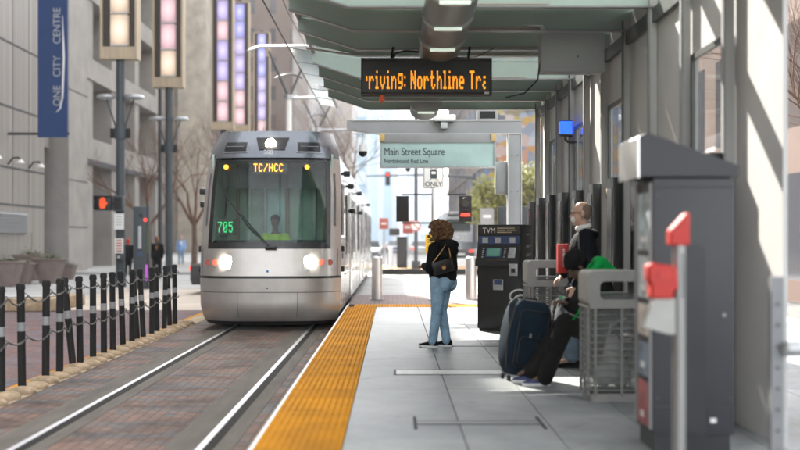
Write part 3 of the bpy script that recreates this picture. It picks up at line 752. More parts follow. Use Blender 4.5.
rk(MB().bx(2.06, 2.10, 7.012, 7.019, .50, .53), 'sticker', 'textw')
rk(MB().bx(1.695, 2.215, 7.014, 7.019, .60, .606), 'seam', 'groove')
for k, (z0, z1, c) in enumerate(((1.62,2.0,(.32,.42,.45)),(1.30,1.58,(.45,.55,.6)),(1.05,1.26,(.55,.5,.45)),(.78,1.0,(.15,.22,.3)),(.45,.74,(.35,.06,.06)))):
    rk(MB().bx(1.682, 1.69, 7.10, 7.42, z0, z1), 'poster', M('poster%d' % k, c, .4, 0, .7, 7))
    rk(MB().bx(1.676, 1.682, 7.16+.02*k, 7.32, z0+.05, z0+.09), 'poster_block', 'textw')
for x in (1.72, 2.19):
    for z in (.66, 1.3, 1.98): rk(MB().cyl((x, 7.012, z), (x, 7.019, z), .007, n=8), 'screw', 'darkpaint')
rk(MB().cyl((2.15, 7.008, 1.2), (2.15, 7.019, 1.2), .014, n=12), 'lock', 'portal'); rk(MB().bx(1.692, 2.218, 7.015, 7.019, 2.03, 2.035), 'seam', 'groove')
for y in (7.06, 7.46): rk(MB().bx(1.674, 1.69, y-.02, y+.02, .45, 2.06), 'poster_trim', 'portal')
def validator(x, Y, lab, arm=True, s=1.0):
    t = thing('fare_validator', lab, 'fare validator', (x, Y, .3), group='red topped fare validators')
    MB().cyl((0,0,0), (0,0,1.38), .038, .038, 20).put('pole', 'poststeel', t)
    MB().prism([(-.06,1.36),(.05,1.36),(.05,1.54),(.035,1.545),(-.06,1.44)], -.05, .05).put('cap', 'red', t).modifiers.new('b', 'BEVEL').width = .009
    MB().cyl((0,0,0),(0,0,.02),.09,.09,20).put('foot', 'galv', t)
    for k in range(9): MB().box((.012,-.0385,1.30-k*.028), (.016,.002,.014)).put('letter', 'text', t)
    if arm:
        MB().prism([(-.17,1.06),(-.04,1.06),(-.045,1.10),(-.02,1.12),(-.025,1.24),(-.15,1.26),(-.19,1.25),(-.185,1.16),(-.17,1.14)], -.06, .05).put('reader', 'red', t).modifiers.new('b', 'BEVEL').width = .010
        MB().prism([(-.15,1.06),(-.03,1.06),(-.03,.86),(-.07,.86),(-.21,.90)], -.04, .03).put('bracket', 'binplastic', t)
        MB().bx(-.13,-.06,-.066,-.06,1.17,1.21).put('reader_face', M('dark_red_face', (.45,.02,.015), .4), t)
    return t
validator(PX(679, 6.1), 6.1, 'steel fare validator with bright red slanted top in front of the kiosk')
# the far red card reader
t = thing('card_reader_post', 'slim red card reader box on a pale post behind the seated man', 'card reader', (PX(559, 11.9), 11.9, .3))
MB().bx(-.02, .10, -.05, .05, PZ(273,11.9)-.3, PZ(244,11.9)-.3, .008).put('reader_box', 'red', t)
MB().cyl((-.03,0,.55), (.02,0,.72), .022, .022, 10).cyl((-.03,0,0),(-.03,0,.56),.022,.022,10).put('post', 'white', t)
MB().cyl((.02,0,.70), (.02,0,.76), .026, .026, 10).put('green_collar', M('green_collar', (.1,.45,.2), .5), t)
for k in range(9): MB().box((.045,-.052,1.27-k*.022), (.022,.003,.012)).put('letter', 'textw', t)

# ------------------------------------------------------------------ cable railing at the platform side
t = thing('cable_railing', 'silver cable railing with a drilled end plate and pipe handrail', 'railing', (2.095, 5.9, .3))
pl = MB().bx(-.035, .035, -.02, .02, 0, 1.19)
pl.put('end_plate', M('plate_grey', (.20,.205,.215), .5, .2), t)
for k in range(9): MB().cyl((0,-.026,.12+k*.115), (0,-.02,.12+k*.115), .008, n=10).put('bolt_hole', 'black', t)
for k in range(9): MB().cyl((.03,0,.12+k*.115), (1.8,0,.12+k*.115), .006, n=6).put('cable', 'galv', t)
MB().cyl((.04,-.05,.80), (1.8,-.05,.80), .042, .042, 16).sph((.04,-.05,.80), (.03,.042,.042)).put('handrail', 'galv', t)
MB().bx(1.0, 1.04, -.02, .02, 0, 1.15).put('post', 'galv', t)
t = thing('end_board', 'black board with a pale grey edge at the open end of the wind wall', 'board', (2.95, 7.6, .3))
MB().bx(-.06, .02, -.05, .05, 0, 2.1, .004).put('edge_plate', 'portal', t); MB().bx(.02, .5, -.04, .04, 0, 2.12, .004).put('panel', 'board', t)
# ------------------------------------------------------------------ steel bollards
for (x, Y, z, lab) in ((PX(377, 24.6), 24.6, .3, 'stainless steel bollard between the train and the signal pole'), (PX(471, 24.6), 24.6, .3, 'stainless steel bollard half hidden behind the ticket machine'), (PX(390.5, 50.5), 50.5, .3, 'far steel bollard across the sunlit street')):
    t = thing('steel_bollard', lab, 'bollard', (x, Y, z), group='stainless bollards at the platform ends')
    MB().cyl((0,0,0), (0,0,.95), .125, .125, 28).put('tube', 'steel', t); MB().cyl((0,0,.95), (0,0,.975), .125, .10, 28).put('cap', 'steel', t); MB().cyl((0,0,0),(0,0,.02),.16,.16,24).put('foot_ring', 'galv', t)

# ------------------------------------------------------------------ light rail train
TCX, TY = -2.30, 19.75
TR = thing('tram', 'silver light rail train with lit headlights arriving at the platform', 'train', (TCX, TY, 0))
def lerp(tab, z):
    for k in range(len(tab)-1):
        (a, u), (b_, v) = tab[k], tab[k+1]
        if z <= b_ or k == len(tab)-2:
            t_ = max(0, min(1, (z-a)/(b_-a))); return u+(v-u)*t_
YF = [(.10,.16),(.22,.05),(.40,.0),(.96,.0),(1.02,.03),(1.60,.10),(3.18,.66),(3.45,.80),(3.76,1.05)]
WF = [(.10,1.20),(.22,1.27),(.45,1.315),(.96,1.325),(1.6,1.325),(2.6,1.31),(3.18,1.27),(3.45,1.22),(3.76,1.12)]
def FP(u, z, off=0):
    w = lerp(WF, z); a = abs(u)
    y = lerp(YF, z)+.13*a**2+.42*a**7
    return Vector((u*w, y-off, z))
def fgrid(us, zs, off, name, mat, par, hole=None, smooth=50, label=None):
    mb = MB(); V = {}
    for i, u in enumerate(us):
        for j, z in enumerate(zs): V[i, j] = mb.b.verts.new(FP(u, z, off))
    for i in range(len(us)-1):
        for j in range(len(zs)-1):
            um = (us[i]+us[i+1])/2; zm = (zs[j]+zs[j+1])/2
            if hole and hole(um, zm): continue
            mb.b.faces.new((V[i, j], V[i+1, j], V[i+1, j+1], V[i, j+1]))
    o = mb.put(name, mat, par, smooth=smooth); return o
def ls(a, b_, n): return [a+(b_-a)*k/n for k in range(n+1)]
US = sorted(set([round(x, 4) for x in ls(-1, 1, 40)]+[-.93,.93]))
# bumper, mid panel
fgrid(US, ls(.10, .955, 10), 0, 'bumper', 'silver', TR)
fgrid(US, [.955, .965, .985, 1.0], -.015, 'bumper_seam', 'tdark', TR)
fgrid(US, [.70, .71], .004, 'bumper_line', 'grime', TR)
fgrid(US, ls(1.0, 1.50, 6), 0, 'nose_panel', 'silver', TR)
for s_ in (-1, 1):
    fgrid([s_*.415, s_*.42], ls(.24, .70, 5), .004, 'cover_seam', 'grime', TR)
    fgrid([s_*.95, s_*.955], ls(1.0, 1.5, 4), .004, 'panel_seam', 'grime', TR)
fgrid(US, [.10, .13, .17], .003, 'skirt_edge', 'grime', TR)
# window surround and pillars
wz0, wz1 = 1.50, 3.22
def inwin(u, z):   # rounded windscreen opening
    return abs(u) < .80 and 1.62 < z < 3.14
usw = sorted(set(US+[-.80,.80,-.86,.86])); zsw = sorted(set([round(z,3) for z in ls(1.5, 3.22, 24)]+[1.62, 3.14, 1.53]))
fgrid(usw, zsw, 0, 'side_pillar', 'silver', TR, hole=lambda u, z: abs(u) < .87)
fgrid([x for x in usw if abs(x) <= .871]+[], zsw, 0, 'window_surround', 'tdark', TR, hole=inwin)
gp = fgrid([x for x in usw if abs(x) <= .801], [z for z in zsw if 1.619 <= z <= 3.141], -.01, 'windscreen', GLASS('windscreen_tint', (.62,.74,.71), .05, .03), TR)
fgrid([x for x in usw if .87 <= abs(x) <= .94 and x > 0], [z for z in zsw if 1.9 < z < 3.0], .006, 'side_strip', 'hood', TR)
fgrid([x for x in usw if .87 <= abs(x) <= .94 and x < 0], [z for z in zsw if 1.9 < z < 3.0], .006, 'side_strip', 'hood', TR)
# hood: a visor above the windscreen
fgrid(US, ls(3.22, 3.76, 8), .0, 'hood', 'hood', TR)
fgrid([u for u in US if abs(u) <= .94], [3.22, 3.25, 3.30], .05, 'visor_lip', 'hood', TR)
mb = MB()
for s_ in (-1, 1):
    fgrid([s_*q for q in ls(.40, .74, 8)], ls(3.35, 3.53, 4), .012, 'intake', 'tdark', TR)
    fgrid([s_*q for q in ls(.38, .76, 8)], [3.325, 3.342], .016, 'intake_lip', 'galv', TR)
    fgrid([s_*q for q in ls(.44, .72, 8)], [3.44, 3.45], .02, 'intake_slat', 'portal', TR)
a = [FP(-.20, 3.38, .02), FP(.20, 3.38, .02), FP(.27, 3.62, .02), FP(-.27, 3.62, .02)]
MB().loft([a, [p+Vector((0,.04,0)) for p in a]]).put('lamp_housing', 'tvmgrey', TR)
c = FP(-.02, 3.49, .035); MB().cyl(c, c+Vector((0,.03,0)), .10, .10, 22).put('headlight', 'head', TR)
text('number', '208', .115, 'textw', TR, FP(-.07, 3.29, .075)-Vector((.05,0,0)), rot=(R(80),0,0))
# interior of the cab
MB().bx(-1.1, 1.1, 2.3, 2.34, .9, 3.3).put('cab_wall', 'cab', TR)
MB().bx(-1.15, -1.12, .9, 2.3, .9, 3.3).bx(1.12, 1.15, .9, 2.3, .9, 3.3).bx(-1.12,1.12,1.2,2.3,3.2,3.25).put('cab_lining', 'cab', TR)
MB().bx(-1.12, 1.12, .75, 1.25, 1.35, 1.66, .04).put('dashboard', 'tdark', TR)
for x, c_ in ((-.86,'tanmetal'),(-.62,'cab'),(.14,'tanmetal'),(.70,'galv'),(-.30,'galv'),(.90,'tanmetal'),(.42,'cab')):
    MB().bx(x-.035, x+.035, 2.22, 2.29, 1.4, 3.2, .01).put('partition_post', c_, TR)
MB().bx(-.30, .12, 2.27, 2.295, 1.6, 2.95).put('door_pane', M('cab_door_blue_lit', (.60,.85,.95), .2), TR)  # pale pane colours paint in the bluish and teal windscreen reflections
MB().bx(.2, .68, 2.27, 2.295, 1.6, 2.95).put('door_pane', M('cab_door_teal_lit', (.42,.58,.48), .2), TR)
MB().box((0, 1.0, 2.86), (1.95,.01,.42), Matrix.Rotation(R(-14),3,'X')).put('sun_blind', GLASS('blind_film', (.62,.66,.64), .02, .3, .15, (.1,.13,.12)), TR)
# destination display
MB().bx(-.34, .30, .74, .80, 2.92, 3.12).put('destination_box', 'tdark', TR)
dots('lit_letter', 'TC/HCC', .58, .15, EM('led_bright', (1.0,.36,.02), .7), TR, (-.335, .66, 2.955), thick=True)
for x in (-.85, .68): MB().cyl((x, .62, 3.04), (x, .66, 3.04), .045, .045, 16).put('marker_lamp', 'amber', TR)
dots('lit_digit', '705', .30, .20, 'ledgreen', TR, (-.93, .16, 1.80), thick=True)
MB().bx(-.97, -.60, .19, .23, 1.76, 2.05).put('route_display', 'tdark', TR)
# driver seen through the windscreen
D = thing('person', 'train driver in hi-vis vest behind the windscreen, both hands low', 'person', (TCX-.03, TY+1.62, 1.15))
ob('body', blob([('e',(0,0,.88),(.085,.10,.125)),((0,0,.62),.06,(0,0,.80),.055),('e',(0,.02,.40),(.20,.12,.28)),((-.2,0,.56),.06,(-.30,-.14,.34),.045),((.2,0,.56),.06,(.30,-.14,.34),.045),((-.30,-.14,.34),.045,(-.18,-.40,.34),.035),((.30,-.14,.34),.045,(.18,-.40,.34),.035)], .015, 3, 'body', 'skindark'), D)
ob('vest', blob([('e',(0,.02,.40),(.225,.14,.27)),((-.19,0,.57),.085,(-.31,-.10,.38),.07),((.19,0,.57),.085,(.31,-.10,.38),.07),('e',(-.18,-.06,.50),(.12,.09,.10)),('e',(.18,-.06,.50),(.12,.09,.10))], .015, 3, 'vest', 'hivis'), D)
ob('cap', blob([('e',(0,.02,.93),(.10,.115,.09))], .015, 2, 'cap', 'clothnavy'), D)
# wiper
MB().tube([FP(.02,1.56,.06), FP(-.28,1.92,.07), FP(-.63,2.50,.07)], .016, 6).tube([FP(.02,1.56,.05), FP(-.24,1.92,.05), FP(-.60,2.44,.05)], .01, 6).put('wiper_arm', 'black', TR)
MB().tube([FP(-.62,2.10,.045), FP(-.62,2.95,.045)], .014, 6).put('wiper_blade', 'rubber', TR)
MB().cyl(FP(-.03,1.52,.05), FP(.12,1.52,.05), .04, .04, 12).put('wiper_pivot', 'black', TR)
# lamps
for s_ in (-1, 1):
    pr = []
    for (a_, b_) in rrect(.50, .93, 1.10, 1.40, .07, 4): pr.append(FP(s_*a_, b_, .012))
    MB().loft([pr, [p+Vector((0,.05,0)) for p in pr]]).put('lamp_cluster', 'galv', TR)
    c = FP(s_*.58, 1.25, .03); MB().cyl(c, c+Vector((0,.03,0)), .10, .10, 22).put('headlight', 'head', TR)
    for u in (.745, .855):
        c = FP(s_*u, 1.25, .03); MB().cyl(c, c+Vector((0,.03,0)), .055, .055, 16).put('tail_lamp', 'redlens', TR)
c = FP(0, 1.09, .012); MB().cyl(c, c+Vector((0,.01,0)), .022, .022, 12).put('badge', M('badge_blue', (.05,.25,.6), .4), TR)
c = FP(0, .78, .012); MB().cyl(c, c+Vector((0,.01,0)), .016, .016, 12).put('badge', 'badge' if 0 else 'tvmblue', TR)
# coaches
def ringat(y, w=1.31, zt=3.62, zb=.24):
    P_ = []
    for (x, z) in ((-w+.06, zb), (w-.06, zb), (w, zb+.10), (w, 1.3), (w-.005, 2.2), (w-.03, 2.9), (w-.10, 3.35), (w-.28, zt-.06), (w-.5, zt), (-w+.5, zt), (-w+.28, zt-.06), (-w+.10, 3.35), (-w+.03, 2.9), (-w+.005, 2.2), (-w, 1.3), (-w, zb+.10)): P_.append((x, y, z))
    return P_
SEG = [(.52, 9.7), (10.1, 18.9), (19.3, 29.2)]
for k, (a_, b_) in enumerate(SEG):
    if k == 0: mb = MB().loft([ringat(a_, 1.30, 3.0), ringat(1.3, 1.315, 3.58), ringat(b_)])
    else: mb = MB().loft([ringat(a_), ringat(b_)])
    if k == 0:
        # open behind the windscreen: build the nose part as side strips only
        mb.b.free(); mb = MB().loft([ringat(2.4), ringat(b_)])
        for s_ in (-1, 1):
            zs = [.24,.34,1.3,2.2,2.9,3.35,3.55]
            xs_ = [1.25,1.31,1.31,1.305,1.28,1.21,1.03]
            A = [(s_*min(FP(1, z).x, x), FP(1, z).y, z) for x, z in zip(xs_, zs)]; Bq = [(s_*x, 2.4, z) for x, z in zip(xs_, zs)]
            va = [mb.b.verts.new(p) for p in A]; vb = [mb.b.verts.new(p) for p in Bq]
            for q in range(len(zs)-1): mb.b.faces.new((va[q], va[q+1], vb[q+1], vb[q]))
        mb.bx(-.85, .85, 1.45, 2.4, 3.5, 3.6)
    cb = mb.put('coach_body', 'trainwhite', TR, smooth=40)
    for s_ in (-1, 1):
        x0 = s_*1.305
        n = 0; y = a_+(2.6 if k == 0 else .5)
        while y < b_-1.5:
            door = n % 2 == 1
            if door: 
                MB().bx(s_*1.312, s_*1.33, y, y+1.3, .38, 2.75, .01).put('door', 'trainwhite', TR)
                for q in (0, 1): MB().bx(s_*1.328, s_*1.336, y+.09+q*.61, y+.60+q*.61, 1.2, 2.6, .003).put('door_window', 'tdark', TR)
                y += 1.55
            else:
                MB().bx(s_*1.306, s_*1.325, y, y+1.75, 1.35, 2.62, .004).put('side_window', 'tdark', TR); y += 2.0
            n += 1
        MB().bx(s_*1.30, s_*1.33, a_+(1.9 if k == 0 else .05), b_-.05, .95, .975).put('side_trim', 'galv', TR)
    MB().bx(-.9, .9, a_+1.6, b_-.6, 3.6, 3.84, .05).put('roof_pod', 'galv', TR)
    MB().bx(-1.18, 1.18, a_+1.0, b_-.3, .06, .26).put('underframe', 'grime', TR)
for y in (9.7, 18.9): MB().loft([ringat(y+q*.1, 1.22+.05*(q % 2), 3.5+.05*(q % 2), .3) for q in range(5)]).put('gangway', 'rubber', TR)
MB().bx(-1.05, 1.05, .9, 1.4, .06, .3).put('coupler_box', 'grime', TR)
for y in (1.7, 3.6): 
    for s_ in (-1, 1): MB().cyl((s_*.70, y, .31), (s_*.83, y, .31), .30, .30, 24).put('wheel', 'grime', TR)
for (y, z) in ((1.3, 2.95), (3.3, 2.80), (4.2, 2.3), (9.4, 2.9), (10.2, 2.4), (19.5, 2.9)):
    t_ = MB().box((1.40, y, z), (.13,.16,.11), None, .03).cyl((1.29,y,z),(1.40,y,z),.03).put('camera_pod', 'black', TR)
for (y, z) in ((1.15, 2.6), (1.2, 2.35)):
    MB().box((-1.38, y, z), (.12,.10,.12), None, .03).put('camera_pod', 'black', TR)
for s_ in (-1, 1):
    for z in (.99, 1.38): 
        MB().box((s_*1.335, 1.02 if s_ > 0 else .78, z+.12), (.07,.30,.11), None, .012).put('side_marker', 'black', TR)
MB().bx(1.31, 1.325, 1.05, 1.9, 1.75, 2.75, .01).put('cab_side_window', 'tdark', TR)
MB().bx(1.312, 1.322, 1.3, 1.6, 1.30, 1.42).put('number_plate', 'text', TR)
MB().tube([(-.2, 1.15, 3.66), (-.2, 1.15, 3.84)], .012, 6).put('antenna', 'galv', TR)

# ------------------------------------------------------------------ overhead line
def mast(x, Y, lab, h, vh):
    t = thing('catenary_mast', lab, 'mast', (x, Y, 0), group='overhead line masts')
    MB().cyl((0,0,0), (0,0,h), .17, .13, 16).put('pole', 'white', t)
    MB().cyl((0,0,h-.05), (0,0,h+.15), .22, .22, 16).put('collar', 'galv', t)
    for s_ in (-1, 1):
        MB().tube([(0,0,h), (s_*.95, 0, h+vh)], .055, 8).put('arm', 'polegrey', t)
    MB().tube([(-.62+1.24*q/8, 0, h+vh*.42+.18*math.sin(math.pi*q/8)) for q in range(9)], .04, 8).put('arch', 'polegrey', t)
    MB().tube([(-1.9,0,h+vh*.99), (-1.4,0,h+vh*1.08), (2.4,0,h+vh*1.10)], .06, 8).put('top_bar', 'galv', t)
    MB().tube([(0,0,h), (4.2,0,h+.02)], .06, 8).put('bracket', 'galv', t)
    for q in (-1.0, .9): MB().cyl((q,0,h+vh*1.05),(q,0,h+vh*.88),.07,.07,10).put('insulator', 'tanmetal', t)
    return t
mast(PX(289, 50), 50, 'white catenary mast with V arms rising just behind the train', PZ(98, 50), 2.2)
mast(PX(318, 69), 69, 'second catenary mast further down the tracks', PZ(130, 69), 1.9)
def wire(name, lab, pts, r=.012, mat='blackm', cat='wire'):
    return tag(MB().tube(pts, r, 6).put(name, mat), lab, cat)
w_ = wire('contact_wire', 'dark overhead contact wire running above the tracks with small insulators', [(-2.42, 2, 6.15), (-2.42, 30, 6.1), (-2.42, 70, 6.15), (-2.42, 110, 6.2)], .016)
for k, Y in enumerate((10.6, 11.6, 12.6, 15.4, 17.6)):
    o = MB().cyl((0,0,-.06), (0,0,.06), .028, .028, 8).put('insulator', M('insulator%d' % k, (.25,.12,.06), .5), w_); o.location = (-2.42, Y, 6.12)
wire('span_wire', 'thin span wire crossing from the lamp row to the canopy side', [(-14, 24, 9.9), (-6, 22, 7.3), (-2.4, 21, 6.45), (2, 20, 6.5)], .008)
wire('catenary_wire', 'upper support wire above the contact wire', [(-2.45, 2, 7.4), (-2.42, 25, 6.9), (-2.42, 50, 7.6), (-2.42, 100, 7.4)], .01)

# ------------------------------------------------------------------ people
def rotz(v, a): return Vector((v[0]*math.cos(a)-v[1]*math.sin(a), v[0]*math.sin(a)+v[1]*math.cos(a), v[2]))
def head_prims(c, f, s=1.0, tilt=0):
    """head centred at c facing unit xy direction f, tilt = nod down (rad)"""
    f = Vector((f[0], f[1], 0)).normalized(); r = Vector((f.y, -f.x, 0)); u = Vector((0,0,1))
    rt = Matrix.Rotation(-tilt, 3, r)
    f2 = rt @ f; u2 = rt @ u
    def Q(a, b_, d): return Vector(c)+s*(f2*a+r*b_+u2*d)
    rot = Matrix((r, f2, u2)).transposed()
    return [('e', Q(-.012,0,.035), (.076*s,.095*s,.088*s), rot), ('e', Q(.022,0,-.035), (.062*s,.072*s,.085*s), rot),
            ('e', Q(.060,0,-.085), (.032*s,.028*s,.024*s), rot), (Q(.085,0,.012), .010*s, Q(.108,0,-.020), .014*s), ('e', Q(.086,0,-.055), (.024*s,.010*s,.010*s), rot),
            ('e', Q(.070,.03,.03), (.03*s,.02*s,.012*s), rot), ('e', Q(.070,-.03,.03), (.03*s,.02*s,.012*s), rot),
            ('e', Q(-.01,.080,-.005), (.011*s,.022*s,.032*s), rot), ('e', Q(-.01,-.080,-.005), (.011*s,.022*s,.032*s), rot)], Q, rot
def hand_prims(w, d, up, curl=.5, s=1.0, side=1):
    """palm from wrist w along d with five fingers; up = back of the hand"""
    d = Vector(d).normalized(); up = Vector(up).normalized(); l = d.cross(up).normalized()*side; P_ = []
    rot = Matrix((l, d, d.cross(l).normalized() if False else up)).transposed()
    P_.append(('e', Vector(w)+d*.045*s, (.040*s,.050*s,.016*s), rot))
    for k, (o_, L) in enumerate(((-.030,.062),(-.010,.074),(.010,.078),(.030,.068))):
        p0 = Vector(w)+d*.080*s+l*o_*s; p1 = p0+(d*math.cos(curl*.6)-up*math.sin(curl*.6))*L*.45*s; p2 = p1+(d*math.cos(curl*1.6)-up*math.sin(curl*1.6))*L*.5*s
        P_ += [(p0, .0095*s, p1, .0088*s), (p1, .0088*s, p2, .0075*s)]
    p0 = Vector(w)+d*.025*s+l*.035*s; p1 = p0+(d*.5+l*.7-up*.3).normalized()*.038*s; p2 = p1+(d*.8+l*.1-up*.45).normalized()*.030*s
    P_ += [(p0, .012*s, p1, .010*s), (p1, .010*s, p2, .008*s)]
    return P_

# --- woman waiting
W0 = Vector((PX(441, 13.87), 13.87, .30))
f = Vector((-.80, .60, 0)); r = Vector((.60, .80, 0))
def L(a, b_, z, o=W0): return f*a+r*b_+Vector((0,0,z))
hc = L(.03, -.01, 1.475)
hp, HQ, hrot = head_prims(hc, f, .98)
kneeR, kneeL = L(.05,.09,.47), L(.0,-.10,.47)
ankR, ankL = L(-.02,.10,.085), L(.06,-.10,.085)
hipR, hipL = L(-.01,.085,.86), L(-.01,-.085,.86)
shR, shL = L(-.02,.175,1.27), L(-.02,-.175,1.27)
elR, elL = L(-.02,.235,1.01), L(.0,-.235,1.01)
wrR, wrL = L(.19,.13,1.02), L(.20,-.10,1.04)
body = hp+[(L(0,0,1.30), .055, L(.01,0,1.42), .05), ('e', L(0,0,1.12), (.15,.15,.22)), ('e', L(-.02,0,.88), (.16,.15,.13)),
  (shR,.05,elR,.04),(elR,.038,wrR,.026),(shL,.05,elL,.04),(elL,.038,wrL,.026),(hipR,.085,kneeR,.055),(kneeR,.052,ankR,.036),(hipL,.085,kneeL,.055),(kneeL,.052,ankL,.036),
  (ankR,.034,ankR+f*.13-Vector((0,0,.055)),.02),(ankL,.034,ankL+f*.13-Vector((0,0,.055)),.02)]
body += hand_prims(wrR, L(.8,-.5,.1), L(.1,.3,1), .8, .95, -1)+hand_prims(wrL, L(.8,.4,.1), L(.1,-.3,1), .8, .95, 1)
WM = ob('person', blob(body, .008, 3, 'person', 'skin'), None, W0)
tag(WM, 'standing woman with curly light brown hair, black hooded jacket and pale blue jeans', 'person')
mb = MB()
for k in range(330):
    a = random.uniform(0, 2*math.pi); e = math.acos(random.uniform(-.72, 1)); rr = .134+.03*random.random()
    d = Vector((math.sin(e)*math.cos(a), math.sin(e)*math.sin(a), math.cos(e)))
    if d.dot(f) > .52 and d.z < .55: continue
    p = hc+Vector((0,0,.0))-f*.02+Vector((d.x*rr, d.y*rr, d.z*rr*.98))
    mb.b.verts.ensure_lookup_table()
    bmesh.ops.create_icosphere(mb.b, subdivisions=1, radius=1, matrix=Matrix.Translation(p) @ Matrix.Rotation(random.uniform(0,3), 4, 'X') @ Matrix.Diagonal((.026,.018,.03,1)))
mb.sph(hc-f*.025+Vector((0,0,.01)), (.125,.125,.13), 16)
o = mb.put('hair', 'hair', WM, smooth=60)
cloth = [('e', L(-.02,0,1.10), (.185,.165,.24)), ('e', L(-.03,0,.92), (.185,.175,.17)), ('e', L(-.03,0,1.22), (.19,.15,.11)), (L(-.03,-.10,1.30),.075,L(-.03,.10,1.30),.075),
  (shR,.082,elR,.072),(elR,.068,L(.17,.14,1.02),.048),(shL,.082,elL,.072),(elL,.068,L(.18,-.11,1.04),.048)]
ob('jacket', blob(cloth, .012, 3, 'jacket', 'clothblack'), WM)
ob('hood', blob([('e', L(-.12,0,1.315), (.135,.135,.072)), ('e', L(-.08,.09,1.32), (.08,.08,.06)), ('e', L(-.08,-.09,1.32), (.08,.08,.06)), ('e', L(-.17,0,1.24), (.085,.085,.085))], .011, 2, 'hood', 'clothblack'), WM)
ob('jeans', blob([('e', L(-.03,0,.865), (.17,.165,.115)), ('e', L(-.09,.07,.83), (.10,.10,.12)), ('e', L(-.09,-.07,.83), (.10,.10,.12)), (hipR,.108,kneeR,.070),(kneeR,.068,ankR+Vector((0,0,-.012)),.058),(hipL,.108,kneeL,.070),(kneeL,.068,ankL+Vector((0,0,-.012)),.058)], .010, 3, 'jeans', 'denim'), WM)
def shoe(par, ank, fd, mat, L_=.26, pale=True, zf=0.0, pitch=0):
    fd = Vector((fd[0], fd[1], 0)).normalized(); sd = Vector((fd.y, -fd.x, 0)); b0 = Vector((ank.x, ank.y, zf))
    rings = []
    for (a_, w_, h_) in ((-.07,.030,.075),(-.055,.036,.095),(.0,.037,.09),(.06,.039,.072),(.12,.043,.058),(.165,.036,.046),(.185,.018,.034)):
        rings.append([b0+fd*a_+sd*w_*math.cos(q)+Vector((0,0,.022+ (h_-.022)*max(0, math.sin(q)) )) for q in [math.pi*k/8 for k in range(9)]])
    MB().loft(rings).put('shoe', mat, par, smooth=60)
    MB().prism([tuple((b0+fd*a_+sd*w_).xy) for a_, w_ in ((-.078,.0),(-.068,.032),(0,.040),(.07,.042),(.125,.047),(.17,.040),(.193,.015),(.193,-.015),(.17,-.040),(.125,-.047),(.07,-.042),(0,-.040),(-.068,-.032))], zf+.0, zf+.026, 'Z').put('sole', 'shoewhite' if pale else 'rubber', par)
shoe(WM, ankR, (-.95,.25), 'clothblack'); shoe(WM, ankL, (-.9,.42), 'clothblack')
# bag carried on her back
bg = thing('handbag', 'black quilted handbag on a gold chain across the woman\'s back', 'handbag', W0)
bc = L(-.15,-.185,1.04); rb = Matrix.Rotation(R(12), 3, 'Z') @ Matrix.Rotation(R(-14), 3, 'Y')
MB().box(bc, (.27,.09,.17), rb, .02).put('bag_body', 'leather', bg)
MB().box(bc+rb @ Vector((0,-.048,.025)), (.25,.014,.11), rb, .006).put('flap', 'leather', bg)
for k in range(-3, 4):
    MB().tube([bc+rb @ Vector((k*.036-.02,-.056,-.03)), bc+rb @ Vector((k*.036+.02,-.056,.07))], .003, 4).put('quilt_seam', 'tvmtop', bg)
MB().cyl(bc+rb @ Vector((0,-.055,-.01)), bc+rb @ Vector((0,-.066,-.01)), .024, .024, 14).put('clasp', 'gold', bg)
for (p0, p1) in ((bc+rb @ Vector((.12,0,.08)), L(-.06,.02,1.37)), (bc+rb @ Vector((-.12,0,.08)), L(-.13,-.06,1.35))):
    n = 16; MB().tube([Vector(p0).lerp(Vector(p1), q/n)+Vector((0,0,.0))-(f+r).normalized()*(.03+.05*math.sin(math.pi*q/n))+r*.004*(-1)**q for q in range(n+1)], .005, 5).put('chain_strap', 'gold', bg)

# --- bald man standing in profile
B0 = Vector((PX(583, 11.75), 11.75, .30)); f = Vector((-1, .12, 0)).normalized(); r = Vector((f.y, -f.x, 0))
hc = L(.02, 0, 1.66)
hp, HQ, hrot = head_prims(hc, f, 1.08, .08)
shR, shL = L(-.02,.19,1.42), L(-.02,-.19,1.42); elR, elL = L(.02,.24,1.13), L(-.02,-.24,1.12); wrR, wrL = L(.22,.16,.98), L(.10,-.25,.88)
hipR, hipL = L(0,.09,.92), L(0,-.09,.92); kneeR, kneeL = L(.08,.10,.50), L(.14,-.10,.50); ankR, ankL = L(.0,.11,.09), L(.12,-.10,.09)
body = hp+[(L(-.02,0,1.42),.062,L(0,0,1.58),.058),('e',L(0,0,1.2),(.14,.17,.26)),('e',L(0,0,.95),(.14,.16,.13)),(shR,.055,elR,.045),(elR,.042,wrR,.03),(shL,.055,elL,.045),(elL,.042,wrL,.03),
 (hipR,.09,kneeR,.06),(kneeR,.056,ankR,.04),(hipL,.09,kneeL,.06),(kneeL,.056,ankL,.04),(ankR,.036,ankR+f*.16-Vector((0,0,.05)),.032),(ankL,.036,ankL+f*.16-Vector((0,0,.05)),.032)]
body += hand_prims(wrR, L(.7,-.1,-.5), L(.5,0,.7), .7, 1.05, -1)+hand_prims(wrL, L(.3,0,-1), L(0,-1,0), .5, 1.05, 1)
BM = ob('person', blob(body, .0075, 3, 'person', 'skin'), None, B0)
tag(BM, 'standing man with shaved grey head, glasses and dark jacket seen in profile', 'person')
ob('hair', blob([('e', HQ(-.022,0,.035), (.0835,.098,.088), hrot), ('e', HQ(-.045,0,.0), (.078,.065,.07), hrot)], .008, 2, 'hair', 'hairgrey'), BM)
for s_ in (-1, 1):
    MB().tube([HQ(.10, s_*.032+.024*math.cos(q), .018+.018*math.sin(q)) for q in [2*math.pi*k/12 for k in range(12)]], .0025, 5, True).tube([HQ(.10,s_*.056,.022), HQ(-.02,s_*.085,.015)], .0025, 5).put('glasses', 'black', BM)
ob('face_mask', blob([('e', HQ(.068,0,-.045), (.050,.042,.048), hrot)], .008, 2, 'face_mask', 'shoewhite'), BM)
